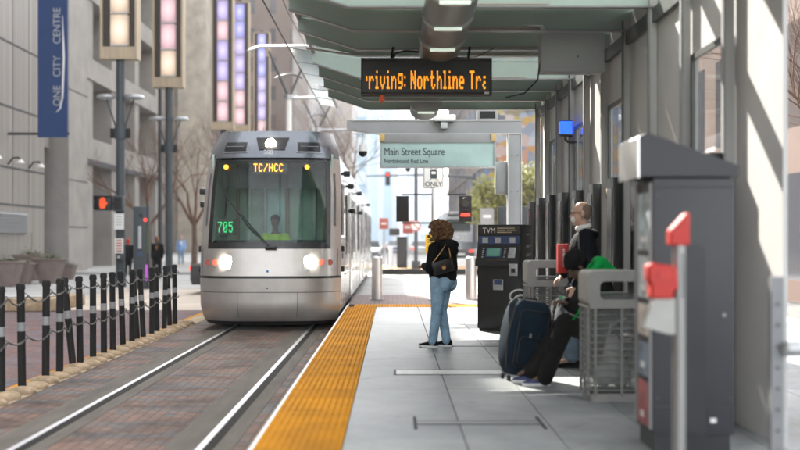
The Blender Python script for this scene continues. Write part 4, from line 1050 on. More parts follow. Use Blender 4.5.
ob('shirt_collar', blob([(L(.05,-.05,1.50),.035,L(-.06,-.06,1.53),.03),(L(.05,.05,1.50),.035,L(-.06,.06,1.53),.03),('e',L(-.01,0,1.50),(.075,.08,.04))], .008, 2, 'shirt_collar', 'white'), BM)
ob('jacket', blob([('e',L(-.01,0,1.22),(.175,.205,.27)),('e',L(0,0,1.0),(.175,.20,.18)),(L(-.03,-.13,1.43),.075,L(-.03,.13,1.43),.075),('e',L(-.09,0,1.44),(.09,.11,.06)),(shR,.085,elR,.072),(elR,.07,L(.20,.165,1.0),.05),(shL,.085,elL,.072),(elL,.07,L(.09,-.25,.91),.05)], .012, 3, 'jacket', 'clothnavy'), BM)
ob('jeans', blob([('e',L(0,0,.90),(.15,.18,.12)),(hipR,.115,kneeR,.085),(kneeR,.082,ankR+Vector((0,0,.03)),.078),(hipL,.115,kneeL,.085),(kneeL,.082,ankL+Vector((0,0,.03)),.078)], .012, 2, 'jeans', 'denim2'), BM)
shoe(BM, ankR, f, 'clothblack', pale=False); shoe(BM, ankL, f, 'clothblack', pale=False)

# --- seated man leaning over his phone
S0 = Vector((PX(600, 10.35), 10.35, .30)); f = Vector((-1, -.10, 0)).normalized(); r = Vector((f.y, -f.x, 0))
def SP(x, y, dy=0): return Vector((PX(x, 10.35)-S0.x, dy, PZ(y, 10.35)-.30))
hc = SP(577, 267); hp, HQ, hrot = head_prims(hc, f, 1.05, .75)
chest, pel = SP(594, 300), SP(603, 335)
shR, shL = SP(592, 289, .17), SP(592, 290, -.17); elR, elL = SP(586, 318, .20), SP(590, 320, -.20); wrR, wrL = SP(566, 302, .05), SP(570, 304, -.06)
hipL, hipR = SP(604, 338, -.10), SP(604, 338, .10)
kneeL, kneeR = SP(565, 322, -.09), SP(567, 324, .13); ankL, ankR = SP(543, 374, -.10), SP(533, 370, .12)
body = hp+[(SP(590,286),.062,SP(582,276),.055),('e',chest,(.14,.17,.20)),('e',pel,(.15,.17,.14)),(chest,.13,pel,.14),(shR,.055,elR,.045),(elR,.042,wrR,.03),(shL,.055,elL,.045),(elL,.042,wrL,.03),
 (hipL,.09,kneeL,.062),(kneeL,.058,ankL,.04),(hipR,.09,kneeR,.062),(kneeR,.058,ankR,.04),(ankL,.036,ankL+Vector((-.12,-.02,-.055)),.02),(ankR,.036,ankR+Vector((-.12,0,-.055)),.02)]
body += hand_prims(wrL, (-.9,.25,.25), (.2,0,1), .9, 1.0, 1)+hand_prims(wrR, (-.9,-.3,.2), (.2,0,1), .9, 1.0, -1)
SM = ob('person', blob(body, .0075, 3, 'person', 'skindark'), None, S0)
tag(SM, 'seated man in black beanie and green hood leaning over a phone', 'person')
ob('beanie', blob([('e', HQ(-.02,0,.055), (.102,.118,.10), hrot), ('e', HQ(-.035,0,.02), (.10,.10,.09), hrot), ('e', HQ(-.03,0,.09), (.09,.10,.08), hrot)], .009, 3, 'beanie', 'clothblack'), SM)
ob('hood', blob([(SP(599,262,-.09),.055,SP(611,272,-.10),.045),(SP(599,262,.09),.055,SP(611,272,.10),.045),(SP(600,262,-.09),.055,SP(600,262,.09),.055),(SP(611,272,-.10),.05,SP(611,272,.10),.05),(SP(605,267,-.10),.05,SP(605,267,.10),.05),
 (SP(598,263,-.11),.045,SP(586,277,-.13),.035),(SP(598,263,.11),.045,SP(586,277,.13),.035),(SP(586,277,-.13),.035,SP(580,291,-.15),.022),(SP(602,272,-.08),.07,SP(602,272,.08),.07)], .010, 2, 'hood', 'green'), SM)
ob('jacket', blob([('e',chest,(.205,.225,.24)),('e',SP(583,305),(.13,.20,.15)),(SP(600,288),.13,pel,.165),(SP(594,288,-.13),.09,SP(594,288,.13),.09),(shR,.085,elR,.072),(elR,.080,SP(569,304,.06),.058),(shL,.095,elL,.088),(elL,.082,SP(571,306,-.07),.060)], .012, 3, 'jacket', 'clothblack'), SM)
MB().tube([SP(586,284,-.235), SP(580,298,-.25), SP(574,312,-.21), SP(569,320,-.16)], .010, 6).put('green_piping', 'green', SM)
MB().tube([SP(592,286,-.24), SP(588,302,-.275), SP(586,318,-.27)], .006, 6).put('sleeve_piping', 'green', SM)
ob('trousers', blob([('e',pel+Vector((0,0,-.05)),(.18,.20,.14)),(hipL,.125,kneeL,.098),(kneeL,.098,SP(555,345,-.10),.088),(SP(555,345,-.10),.088,ankL+Vector((.0,0,-.025)),.080),(hipR,.12,kneeR,.095),(kneeR,.095,ankR+Vector((.0,0,-.025)),.080)], .011, 3, 'trousers', 'pants'), SM)
MB().tube([SP(592,318,-.215), SP(575,316,-.20), SP(566,312,-.17)], .004, 5).put('seam', 'tanmetal', SM)
shoe(SM, ankL+Vector((-.02,0,0)), (-1,-.08), 'shoeblue'); shoe(SM, ankR+Vector((.0,0,0)), (-1,.1), 'shoeblue')
ph = thing('mobile_phone', 'dark mobile phone held low by the seated man', 'phone', S0+SP(562, 294))
MB().box((0,0,0), (.15,.075,.012), Matrix.Rotation(R(28),3,'Y'), .004).put('case', 'black', ph); MB().box((-.003,0,.0075), (.135,.065,.002), Matrix.Rotation(R(28),3,'Y')).put('screen', 'tvmblue', ph)
# suitcase
sc_ = thing('suitcase', 'large dark navy fabric suitcase leaning beside the seated man\'s legs', 'suitcase', (PX(517, 10.7), 10.7, .30))
rs = Matrix.Rotation(R(9), 3, 'Y') @ Matrix.Rotation(R(12), 3, 'Z')
W_, D_, H_ = .40, .30, .74
rings = []
for k in range(13):
    v = k/12; z = .05+v*H_; b_ = 1-.30*(abs(2*v-1))**6
    rings.append([rs @ Vector((x*b_+(-.035*math.sin(math.pi*v)*(x < 0)), y*b_-(.03*math.sin(math.pi*v) if y < 0 else 0), z)) for x, y in [(a+.02, c) for a, c in rrect(-W_/2, W_/2, -D_/2, D_/2, .06, 4)]])
MB().loft(rings).put('shell', 'luggage', sc_, smooth=50)
def sp(x, y, z): return rs @ Vector((x+.02, y, z))
MB().tube([sp(a, -D_/2-.028, c) for a, c in rrect(-.15, .15, .14, .70, .05, 4)], .006, 6, True).put('zip', 'black', sc_)
MB().tube([sp(a, -D_/2-.036, c) for a, c in rrect(-.12, .12, .17, .44, .04, 4)], .006, 6, True).put('pocket_zip', 'black', sc_)
MB().tube([sp(-.205,-D_/2,.12),sp(-.235,-D_/2+.01,.4),sp(-.205,-D_/2,.70)], .009, 6).put('piping', 'black', sc_)
MB().tube([sp(.205,-D_/2,.12),sp(.205,-D_/2+.0,.4),sp(.195,-D_/2,.70)], .009, 6).put('piping', 'black', sc_)
MB().box(sp(-.02,-D_/2-.04,.46), (.022,.008,.045), rs, .003).put('zip_pull', 'galv', sc_)
MB().box(sp(.07,-D_/2-.036,.40), (.012,.01,.17), rs, .003).put('grab_handle', 'black', sc_)
text('logo', 'swoop', .035, 'textw', sc_, sp(-.05,-D_/2-.035,.13), rot=(R(90),R(9),R(12))) if False else MB().box(sp(.0,-D_/2-.034,.12), (.09,.004,.012), rs).put('logo', 'textw', sc_)
for (a, c) in ((-.14,-.1),(.14,-.1),(-.14,.1),(.14,.1)): MB().cyl(sp(a-.012,c,.0)+Vector((0,0,.028-sp(a,c,0).z)), sp(a+.012,c,.0)+Vector((0,0,.028-sp(a,c,0).z)), .028, .028, 12).put('wheel', 'rubber', sc_)
MB().tube([sp(-.06,.02,.78),sp(-.06,.02,.81),sp(.06,.02,.81),sp(.06,.02,.78)], .010, 6).put('top_handle', 'black', sc_)

# --- people on the far pavement
def walker(x, Y, h, lab, top, bot, hair, skin, fd=(0,-1), stride=.12, z=0, inner=None):
    o_ = Vector((x, Y, z)); s = h/1.72; f = Vector((fd[0], fd[1], 0)).normalized(); r = Vector((f.y, -f.x, 0))
    def Lq(a, b_, c): return (f*a+r*b_+Vector((0,0,c)))*s
    hp, HQ, hrot = head_prims(Lq(.02,0,1.58), f, s)
    hips = [Lq(0,.09,.88), Lq(0,-.09,.88)]; kn = [Lq(stride*.8,.09,.48), Lq(-stride*.1,-.09,.48)]; an = [Lq(stride,.09,.08), Lq(-stride*1.4,-.09,.10)]
    sh = [Lq(0,.18,1.36), Lq(0,-.18,1.36)]; el = [Lq(-.08,.24,1.08), Lq(.06,-.24,1.08)]; wr = [Lq(.02,.24,.86), Lq(.16,-.22,.88)]
    b_ = hp+[(Lq(0,0,1.36),.055*s,Lq(.01,0,1.5),.05*s),('e',Lq(0,0,1.15),(.15*s,.13*s,.24*s)),('e',Lq(0,0,.92),(.15*s,.13*s,.12*s))]
    for k in (0, 1): b_ += [(hips[k],.085*s,kn[k],.055*s),(kn[k],.052*s,an[k],.036*s),(an[k],.034*s,an[k]+f*.14*s-Vector((0,0,.05*s)),.03*s),(sh[k],.05*s,el[k],.042*s),(el[k],.04*s,wr[k],.028*s)]+hand_prims(wr[k], (0,0,-1), r*(1 if k == 0 else -1), .4, s)
    P_ = tag(ob('person', blob(b_, .014, 2, 'person', skin), None, o_), lab, 'person')
    ob('coat', blob([('e',Lq(0,0,1.15),(.19*s,.18*s,.28*s)),('e',Lq(0,0,.92),(.19*s,.18*s,.2*s)),(sh[0],.08*s,sh[1],.08*s)]+[q for k in (0,1) for q in ((sh[k],.078*s,el[k],.066*s),(el[k],.064*s,wr[k],.05*s))], .018, 2, 'coat', top), P_)
    ob('trousers', blob([q for k in (0,1) for q in ((hips[k],.105*s,kn[k],.075*s),(kn[k],.072*s,an[k],.058*s))], .018, 2, 'trousers', bot), P_)
    ob('hair', blob([('e', HQ(-.03,0,.05), (.09*s,.10*s,.09*s), hrot), ('e', HQ(-.06,0,-.04), (.08*s,.06*s,.11*s), hrot)], .014, 2, 'hair', hair), P_)
    if inner: ob('shirt', blob([('e',Lq(.13,0,1.22),(.06*s,.05*s,.16*s))], .014, 2, 'shirt', inner), P_)
    return P_
walker(PX(157, 44), 44, 1.78, 'woman with long brown hair in an open dark coat walking past the grey pillar', 'clothblack', 'pants', 'brown', 'skindark', (.1,-1), inner='brown')
walker(PX(128, 47), 47, 1.68, 'person in red cap and black jacket walking away past the lamp post', 'clothblack', 'clothblack', 'red', 'skindark', (-.2,1), .05, inner=None)
walker(PX(181, 62), 62, 1.75, 'distant walker in light blue shirt by the dark shopfront', 'lightblue', 'denim2', 'hairgrey', 'skin', (.1,-1), .10, .12, inner='white')

# ------------------------------------------------------------------ left: clad building, granite building, planters
A = thing('clad_building', 'striped grey metal clad building with slanting joint lines and a louvre', 'building', (-15.5, 34, 0))
def ra(mb, n, m, par=A, **k): q = mb.put(n, m, par, **k); q.location = -A.location if par is A else (0,0,0); return q
ra(MB().bx(-40, -15.5, -20, 48, 0, 36), 'wall', 'panelmetal')
for z in (3.05, 4.55, 7.0, 9.6, 12.2, 14.8, 17.4): ra(MB().bx(-15.52, -15.485, 14, 48, z-.04, z+.04), 'panel_joint', 'groove')
for y in [16+k*2.0 for k in range(16)]: ra(MB().bx(-15.51, -15.49, y-.012, y+.012, 3.1, 34), 'panel_seam', 'groove')
lv = ra(MB().bx(-15.49, -15.42, 30, 45.6, 1.9, 2.75), 'louvre', 'galv')
for k in range(9):
    q = MB().box((-15.40, 37.8, 1.95+k*.09), (.10, 15.4, .02), Matrix.Rotation(R(30), 3, 'Y')).put('louvre_slat', 'portal', lv)
ra(MB().bx(-40.2, -15.3, -20.2, 48.1, 36, 36.6), 'parapet', 'granite')
for k in range(8):
    t = thing('wall_lamp', 'small hooded wall lamp on the clad building, %s from its near end' % ORD[k], 'wall lamp', (-15.5, 28.5+k*2.5, 4.62), group='hooded lamps along the clad building')
    MB().tube([(0,0,.05),(.18,0,.30),(.42,0,.32),(.5,0,.22)], .035, 8).put('arm', 'blackm', t)
    MB().cyl((.5,0,.10),(.5,0,.24), .17, .06, 14).put('shade', 'white', t)
# blue banner
t = thing('banner', 'tall royal blue building banner with vertical white lettering', 'banner', (-13.65, 43.5, 5.75))
MB().bx(-.64, .55, -.06, .06, 0, 9).put('cloth', 'banner', t)
for z in (.15, 8.8): MB().cyl((-1.9,0,z), (.6,0,z), .05).put('bracket', 'blackm', t)
for w_, z_ in (('ONE', 0), ('CITY', 1.17), ('CENTRE', 2.50)): text('lettering', w_, .42, 'galv', t, (.27, -.065, 1.25+z_), rot=(R(90), R(-90), 0), sx=.95)
MB().tube([(.10,-.065,1.0),(.26,-.065,1.15),(.36,-.065,1.6),(.41,-.065,3.2),(.36,-.065,4.9)], [.01,.03,.04,.05,.01], 6).put('swoosh', 'textw', t)
# granite building with a grid of deep bays
G = thing('granite_building', 'pale granite office building with a grid of deep window bays', 'building', (-16.3, 58, 0))
def rg(mb, n, m, par=None, **k):
    q = mb.put(n, m, par or G, **k); q.location = -G.location if par is None else (0,0,0); return q
rg(MB().bx(-40, -18.2, 48.2, 74, 0, 43.2), 'core', 'granite2')
ys = [51.5, 57.0, 62.0, 67.5, 73.4]
for k, y in enumerate(ys): rg(MB().bx(-18.2, -15.0 if k < 1 else -16.0, y-.55-(1.0 if k == 0 else 0), y+.55+(1.0 if k == 0 else 0), 0, 35.2), 'pier', 'granite')
for z in (6.4, 10.6, 14.8, 19.0, 23.2, 27.4, 31.6):
    rg(MB().bx(-18.2, -15.9, 48.3, 73.9, z-.55, z+.55), 'spandrel', 'granite')
for z0 in (7.0, 11.2, 15.4):
    for k in range(len(ys)-1):
        f_ = rg(MB().bx(-18.19, -18.1, ys[k]+.6, ys[k+1]-.6, z0+.1, z0+2.9), 'window', 'slate')
        rg(MB().bx(-18.09, -18.07, ys[k]+.7, (ys[k]+ys[k+1])/2-.05, z0+.2, z0+2.8).bx(-18.09, -18.07, (ys[k]+ys[k+1])/2+.05, ys[k+1]-.7, z0+.2, z0+2.8), 'pane', 'carglass', f_)
rg(MB().bx(-18.19, -17.3, 51, 73, 0, 5.6), 'ground_wall', 'granite2')
for k in range(6): rg(MB().bx(-17.32, -17.26, 52+k*3.6, 52.14+k*3.6, 0, 5.6), 'ground_fin', 'paint')
rg(MB().bx(-18.2, -16.6, 48.15, 49.0, 0, 6.0), 'end_wall', 'granite2')
rg(MB().bx(-15.95, -15.9, 50.9, 73, 5.55, 5.85), 'soffit_edge', 'groove')
for z in (2.2, 4.4, 8.6): rg(MB().bx(-15.01, -14.98, 50.0, 53.0, z, z+.04), 'stone_joint', 'groove')
# planters
def planter(x, Y, s, lab):
    t = thing('planter', lab, 'planter', (x, Y, 0), group='tapered plaza planters')
    n = 4; rings = []
    for (w, z) in ((.36,0),(.56,1.0),(.62,1.02),(.62,1.10),(.54,1.10),(.52,1.0)): rings.append([(a*s, b_*s, z*s) for a, b_ in rrect(-w, w, -w, w, .08, 3)])
    MB().loft(rings).put('pot', 'planter', t, smooth=40)
    mb = MB()
    for k in range(260):
        p = Vector((random.gauss(0,.24), random.gauss(0,.24), 1.02+abs(random.gauss(0, .13))))*s
        p.x = max(-.5*s, min(.5*s, p.x)); a = random.uniform(0, 6.3); q = .07*s
        d1 = Vector((math.cos(a), math.sin(a), random.uniform(-.3,.9)))*q; d2 = Vector((-math.sin(a), math.cos(a), random.uniform(-.3,.5)))*q*.5
        mb.face([p, p+d1*.5+d2, p+d1, p+d1*.5-d2])
    mb.put('foliage', 'leaf', t, smooth=None)
    if s > .9: MB().tube([(0,0,1.0),(.05,0,1.5),(.02,.05,1.9)], .012, 5).put('stem', 'wood', t)
for (x, y, s, lab) in ((-13.5, 37.8, .82, 'tapered clay planter cut by the picture edge, nearest of its row'), (-13.6, 39.6, .72, 'tapered clay planter second from the near end of its row'), (-12.9, 40.6, .86, 'big tapered clay planter standing forward below the banner'), (-14.5, 43.2, .95, 'tapered clay planter against the granite end wall'), (-13.3, 44.2, .55, 'small tapered planter farthest along the granite building')):
    planter(x, y, s, lab)
# kerb block at the edge of the plaza
t = thing('kerb_block', 'low beige concrete kerb block beyond the chain posts', 'kerb', (-9.4, 26.2, 0))
MB().bx(-1.2, 1.6, -1.2, 1.2, 0, .30, .05).put('block', 'tan', t)
MB().bx(-.9, 1.3, -.9, .9, .30, .33, .02).put('top_slab', 'conc', t)

# ------------------------------------------------------------------ street lamps with glowing boxes
def lantern(x, Y, zl, n, w, lab, cols, arms=True, top=2):
    t = thing('street_lamp', lab, 'street lamp', (x, Y, 0), group='tall street lamps with lit box columns')
    MB().cyl((0,0,0), (0,0,zl), .155, .15, 18).cyl((0,0,0),(0,0,.5),.2,.18,18).put('pole', 'polegrey', t)
    h = n*1.12+.55
    bx = MB()
    for s_ in (-1, 1): bx.bx(s_*w/2-.04, s_*w/2+.04, -.30, .30, zl, zl+h)
    bx.bx(-w/2, w/2, -.28, -.22, zl, zl+.42).bx(-w/2, w/2, .22, .28, zl, zl+h).bx(-w/2, w/2, -.26, .26, zl+h-.06, zl+h).bx(-w/2,w/2,-.27,.27,zl,zl+.04)
    bx.put('frame', 'tanmetal', t)
    for s_ in (-1, 1): MB().bx(s_*(w*.37)-.10, s_*(w*.37)+.10, -.18, -.10, zl+.45, zl+h-.1).put('louvre', 'tvmtop', t)
    for k in range(n):
        z = zl+.50+k*1.12
        MB().bx(-w*.25, w*.25, -.24, .10, z, z+1.04, .03).put('light_box', cols[k % len(cols)], t)
        MB().bx(-w*.25, w*.25, -.25, .10, z-.06, z-.01).put('divider', 'galv', t)
    MB().cyl((0,0,zl+h), (0,0,zl+h+.2), .12, .08, 12).put('cap', 'blackm', t)
    if arms:
        for s_ in (-1, 1):
            MB().tube([(s_*.1,0,zl-2.5), (s_*.42,0,zl-1.55), (s_*.5,0,zl-1.25)], .03, 8).put('arm', 'polegrey', t)
            MB().cyl((s_*.48,0,zl-1.32), (s_*.48,0,zl-1.22), .36, .30, 22).cyl((s_*.48,0,zl-1.38),(s_*.48,0,zl-1.32),.16,.34,22).put('dish', 'galv', t)
        MB().cyl((0,0,zl-2.75), (0,0,zl-2.35), .21, .21, 18).put('clamp', 'polegrey', t)
        for s_ in (-1, 1): MB().box((s_*.27,0,zl-2.55), (.16,.10,.34), None, .02).put('bracket', 'blackm', t)
    return t
z1 = PZ(45, 37.6)-.45
lantern(PX(120.5, 37.6), 37.6, PZ(60, 37.6), 4, 1.20, 'street lamp with peach lit boxes behind the pedestrian signal', ['peach','peach','pinkl','pinkl'])
lantern(PX(169, 45.6), 45.6, PZ(88, 45.6), 6, 1.20, 'street lamp with pink to violet lit boxes between the two walkers', ['peach','pinkl','pinkl','violet','violet','bluel'])
lantern(PX(223, 60), 60, PZ(130, 60), 8, 1.15, 'violet lit street lamp column rising tallest behind the train', ['pinkl','pinkl','violet','violet','pinkl','violet','violet','bluel'], False)
lantern(PX(240, 70), 70, PZ(132, 70), 7, 1.2, 'violet lit street lamp column between its taller and shorter neighbours', ['pinkl','pinkl','violet','violet','violet','bluel','bluel'], False)
lantern(PX(262, 84), 84, PZ(155, 84), 8, 1.2, 'farthest and shortest violet lit street lamp column', ['pinkl','pinkl','violet','violet','violet','bluel','bluel','bluel'], False)
t = thing('slim_pole', 'slim blue grey pole just beside the second street lamp', 'pole', (PX(160, 47), 47, 0))
MB().cyl((0,0,0),(0,0,8.3),.10,.08,12).put('tube', 'polegrey', t); MB().sph((0,0,8.3),.12).put('finial', 'polegrey', t)
# pedestrian signal and plates on the first lamp post
t = thing('pedestrian_signal', 'black pedestrian signal showing an orange raised hand', 'signal', (PX(104, 37.2), 37.2, PZ(203.5, 37.2)))
MB().box((0,0,0), (.56,.30,.50), None, .03).put('housing', 'black', t)
MB().bx(-.30,.30,-.30,-.15,.23,.26).bx(-.30,-.27,-.3,-.15,-.2,.26).put('visor', 'black', t)
MB().bx(.28,.5,-.05,.05,-.05,.05).put('bracket', 'blackm', t)
mb = MB().prism([(-.08,-.17),(.07,-.17),(.10,-.05),(.10,.03),(-.10,.03),(-.12,-.04)], -.165, -.155)
for k, (x, h_) in enumerate(((-.085,.12),(-.035,.17),(.018,.18),(.072,.13))): mb.bx(x-.02, x+.02, -.165, -.155, .03, .03+h_)
mb.prism([(.10,-.08),(.17,.02),(.14,.05),(.09,0)], -.165, -.155); mb.put('hand_symbol', 'hand', t)
t = thing('signal_cabinet', 'dark control box on the lamp post beside the orange hand signal', 'cabinet', (PX(119, 37.3), 37.3, PZ(203.5, 37.3)))
MB().box((0,0,0), (.36,.3,.55), None, .04).put('case', 'polegrey', t); MB().box((0,-.16,0), (.26,.02,.42), None, .01).put('door', 'blackm', t)
t = thing('pole_sign', 'white rectangular plate on the lamp post under the control box', 'sign', (PX(119.5, 37.35), 37.3, PZ(221.5, 37.3)))
MB().box((0,0,0), (.34,.02,.56), None, .005).put('plate', 'white', t)
for k in range(4): MB().box((0,-.013,.16-k*.09), (.2,.004,.03)).put('text_line', 'galv', t)
t = thing('pole_sign', 'lower white plate with a red grey notice on the lamp post', 'sign', (PX(119.5, 37.35), 37.3, PZ(246, 37.3)))
MB().box((0,0,0), (.30,.02,.52), None, .005).put('plate', 'white', t)
for k in range(5): MB().box((0,-.013,.19-k*.09), (.2,.004,.045)).put('text_line', 'redlens', t)
t = thing('push_button', 'black push button box under the lamp post notices', 'push button', (PX(119.5, 37.35), 37.3, PZ(257, 37.3)))
MB().box((0,0,0), (.2,.12,.26), None, .03).put('case', 'black', t); MB().cyl((0,-.09,0),(0,-.06,0),.05).put('button', 'galv', t)
# grey street pillar
t = thing('information_pillar', 'grey street information pillar with red dot and magenta light strip', 'pillar', (PX(142, 36), 36, 0))
MB().bx(-.25, .20, -.18, .18, 0, 2.75, .02).put('body', 'polegrey', t); MB().bx(.205,.26,-.16,.16,0,2.78,.01).put('side_panel', 'slate', t)
MB().bx(-.08,.02,-.19,-.18,1.35,2.1).put('screen', 'galv', t); MB().box((.0,-.19,2.45),(.12,.02,.12),None,.01).put('speaker', 'black', t)
MB().bx(-.1,.04,-.195,-.18,1.1,1.25).put('blue_badge', 'tvmblue', t)
MB().cyl((.16,-.22,2.30),(.16,-.18,2.30),.06).put('red_light', 'redlamp', t)
MB().bx(.16,.23,-.22,-.185,.28,.82).put('light_strip', 'magenta', t); MB().bx(.205,.262,-.17,-.161,1.2,2.2).put('green_strip', 'ledgreen' if 0 else 'leaf', t)

# ------------------------------------------------------------------ trees
def limb(mb, p, d, L_, r_, depth, tips, spread=.55, up=.12):
    n = 3; pts = [p]; rs_ = [r_]
    q = Vector(p); dd = Vector(d).normalized()
    for k in range(n):
        dd = (dd+Vector((random.gauss(0,.12), random.gauss(0,.12), random.gauss(0,.08)+up*.3))).normalized()
        q = q+dd*L_/n; pts.append(q.copy()); rs_.append(r_*(1-.42*(k+1)/n))
    mb.tube(pts, rs_, 5 if depth > 1 else 3)
    if depth == 0: tips.append(q); return
    for k in range(random.choice((3, 3, 4)) if depth > 1 else 4):
        a = random.uniform(0, 6.28); s = spread*random.uniform(.6, 1.3)
        pe = dd.orthogonal().normalized(); pe.rotate(Matrix.Rotation(a, 3, dd))
        st = pts[random.choice((2, 3))] if k else pts[3]
        limb(mb, st, (dd*math.cos(s)+pe*math.sin(s)+Vector((0,0,up))).normalized(), L_*random.uniform(.62,.82), rs_[-1]*random.uniform(.6,.85), depth-1, tips, spread, up)
        tips.append(st)
def tree(x, Y, h, lab, leaf=None, nleaf=0, depth=5, lw=.12, bare='twig', z=0, name='bare_tree', grp='bare winter trees along the street'):
    t = thing(name, lab, 'tree', (x, Y, z), group=grp)
    mb = MB(); tips = []; th = h*.28
    mb.tube([(0,0,0),(.03,.02,th*.5),(.0,.05,th)], [h*.022, h*.018, h*.015], 8)
    tr = mb.put('trunk', 'wood', t)
    mb = MB()
    for k in range(4):
        a = k*1.57+random.uniform(-.4,.4)
        limb(mb, Vector((0,.05,th*random.uniform(.85,1))), (math.cos(a)*.55, math.sin(a)*.55, 1), h*.24, h*.011, depth-1, tips)
    mb.put('branches' if leaf else 'crown', bare, t, smooth=None)
    if leaf:
        mb = MB()
        for k in range(nleaf):
            c = random.choice(tips); p = c+Vector((random.gauss(0,.28), random.gauss(0,.28), random.gauss(0,.24)))
            a = random.uniform(0, 6.3); e = random.uniform(-.9, .9)
            d1 = Vector((math.cos(a)*math.cos(e), math.sin(a)*math.cos(e), math.sin(e)))*lw*random.uniform(.6,1.3); d2 = d1.orthogonal().normalized()*lw*.38
            mb.face([p, p+d1*.5+d2, p+d1, p+d1*.5-d2])
        mb.put('crown', leaf, t, smooth=None)
    return t
tree(-12.2, 54, 8.5, 'bare reddish winter tree nearest the granite building')
tree(-11.6, 63, 9.5, 'bare winter tree just behind the second street lamp')
tree(-9.8, 78, 12, 'bare winter tree showing over the train roof')
tree(-7.6, 92, 15, 'bare winter tree behind the white catenary mast')
tree(-12.5, 90, 14, 'bare winter tree between the violet lamp columns')
tree(-6.2, 120, 19, 'farthest bare winter tree over the train')
tree(5.9, 60, 5.8, 'yellow green leafy tree beyond the sign portal column', 'leafy', 5200, 4, .26, name='leafy_tree', grp='leafy street trees')
tree(8.0, 60, 6.6, 'yellow green leafy tree seen beside the wind wall', 'leafy', 5200, 4, .26, name='leafy_tree', grp='leafy street trees')
tree(7.9, 17.5, 7.0, 'bare brown tree behind the cable railing', depth=6)
tree(10.8, 24, 8.5, 'second bare brown tree beyond the railing', depth=5)

# ------------------------------------------------------------------ backdrop buildings
def tower(x0, x1, y0, y1, h, mat, lab, roof='granite', plinth=None, extra=None):
    t = thing('office_building', lab, 'building', ((x0+x1)/2, y0, 0))
    cx = (x0+x1)/2
    MB().bx(x0-cx, x1-cx, 0, y1-y0, 0, h).put('wall', mat, t, smooth=None)
    MB().bx(x0-cx-.3, x1-cx+.3, -.3, y1-y0+.3, h, h+1.2).put('roof', roof, t)
    if plinth: MB().bx(x0-cx-.15, x1-cx+.15, -.15, .0, 0, plinth).put('plinth', roof, t)
    return t
cream = M('cream_stone', (.50,.45,.37), .8, 0, .3, .6)
t = tower(-60, -23.5, 105, 124, 40, FACADE('brown_block', (.30,.235,.18), (.05,.045,.045), (.26,.23,.2), 3.2, 3.8, .75), 'pale brown stone block with shop awning across the side street', plinth=None)
MB().bx(12, 18.6, -2.4, -.1, 4.3, 5.6).put('awning', 'tvmgrey', t); MB().bx(9.5, 18.2, -.2, -.05, .1, 4.2).put('shop_front', 'carglass', t)
MB().bx(17.2, 19.4, -2.6, -2.45, 3.1, 4.0).put('shop_sign', 'redlens', t)
tower(-24.5, -20.4, 118, 140, 60, cream, 'narrow sunlit cream stone tower behind the lamp columns')
tower(-20.2, -12.5, 135, 160, 75, FACADE('brick_tower', (.27,.21,.18), (.06,.06,.07), (.1,.09,.09), 2.6, 3.6, .9), 'brownish tower behind the violet lamp columns')
tower(-24, -12.7, 168, 190, 95, FACADE('white_tower', (.80,.80,.79), (.72,.72,.73), (.76,.76,.77), 6.0, 9.0, .12), 'very pale white tower filling the gap over the train')
tower(-14.5, -7.0, 185, 210, 80, FACADE('beige_tower', (.62,.56,.50), (.42,.42,.44), (.5,.46,.44), 3.0, 3.6, .9), 'light beige tower behind the catenary masts')
tower(-14, -6.2, 240, 262, 78, FACADE('blue_tower', (.50,.58,.66), (.16,.30,.42), (.30,.42,.52), 6.0, 7.5, 1.4, .08), 'blue glass tower with square window blocks behind the catenary')
tower(-8.5, 1.5, 300, 330, 70, FACADE('pale_glass_tower', (.62,.70,.78), (.36,.50,.64), (.50,.62,.74), 4.0, 40, .8, .1), 'pale blue glass tower at the end of the street')
tower(1.8, 13, 340, 370, 60, FACADE('white_grid_tower', (.75,.76,.78), (.45,.55,.64), (.6,.66,.72), 5.0, 4.2, 1.2), 'white grid tower beyond the station sign')
tower(16, 40, 250, 280, 46, FACADE('tan_tower', (.55,.50,.46), (.3,.36,.42), (.42,.42,.42), 4.0, 4.2, 1.1), 'tan office block far behind the traffic signals')
t = tower(7.6, 25.4, 88, 150, 34, 'mural', 'building with colourful blue and orange panels behind the sign portal')
for k in range(7): MB().bx(-9.0, -8.9, 3+k*8, 3.5+k*8, 0, 34).put('fin', 'granite', t)
for k in range(8): MB().bx(-9.02, -8.92, 0, 62, 3.6+k*4.0, 4.1+k*4.0).put('floor_band', 'granite', t)
tower(10.5, 34, 21, 42, 26, FACADE('brown_brick_block', (.15,.095,.075), (.06,.065,.08), (.10,.085,.08), 3.0, 4.0, .6), 'dark brown building behind the railing and bare trees')

# ------------------------------------------------------------------ far side of the cross street
ST(MB().bx(-.95, 6.5, 50, 140, -.02, .26).put('far_platform', 'tan', smooth=None))
ST(MB().bx(-.97, 6.5, 49.9, 50.0, -.02, .27).put('far_platform_face', 'blackm', smooth=None))
ST(MB().bx(-.90, 6.5, 53, 54.2, .25, .275).put('far_tactile', 'yellow', smooth=None))
ST(MB().bx(-.97, 6.0, 54.8, 140, .25, .28).put('far_paving', 'conc', smooth=None))
t = thing('signal_pole', 'grey pole with platform sign and twin traffic signals on a crossbar', 'signal pole', (PX(433.5, 24.3), 24.3, .3))
z0 = .3
MB().cyl((0,0,0), (0,0,PZ(168,24.3)-z0), .042, .042, 16).cyl((0,0,0),(0,0,.03),.12,.12,16).put('pole', 'steel', t)
zt, zl = PZ(194.5,24.3)-z0, PZ(223,24.3)-z0
MB().bx(-.72,.72,-.015,.015,zt-.015,zt+.015).bx(-.72,.72,-.015,.015,zl-.015,zl+.015).bx(-.015,.015,-.02,.02,zl,zt).put('crossbar', 'blackm', t)
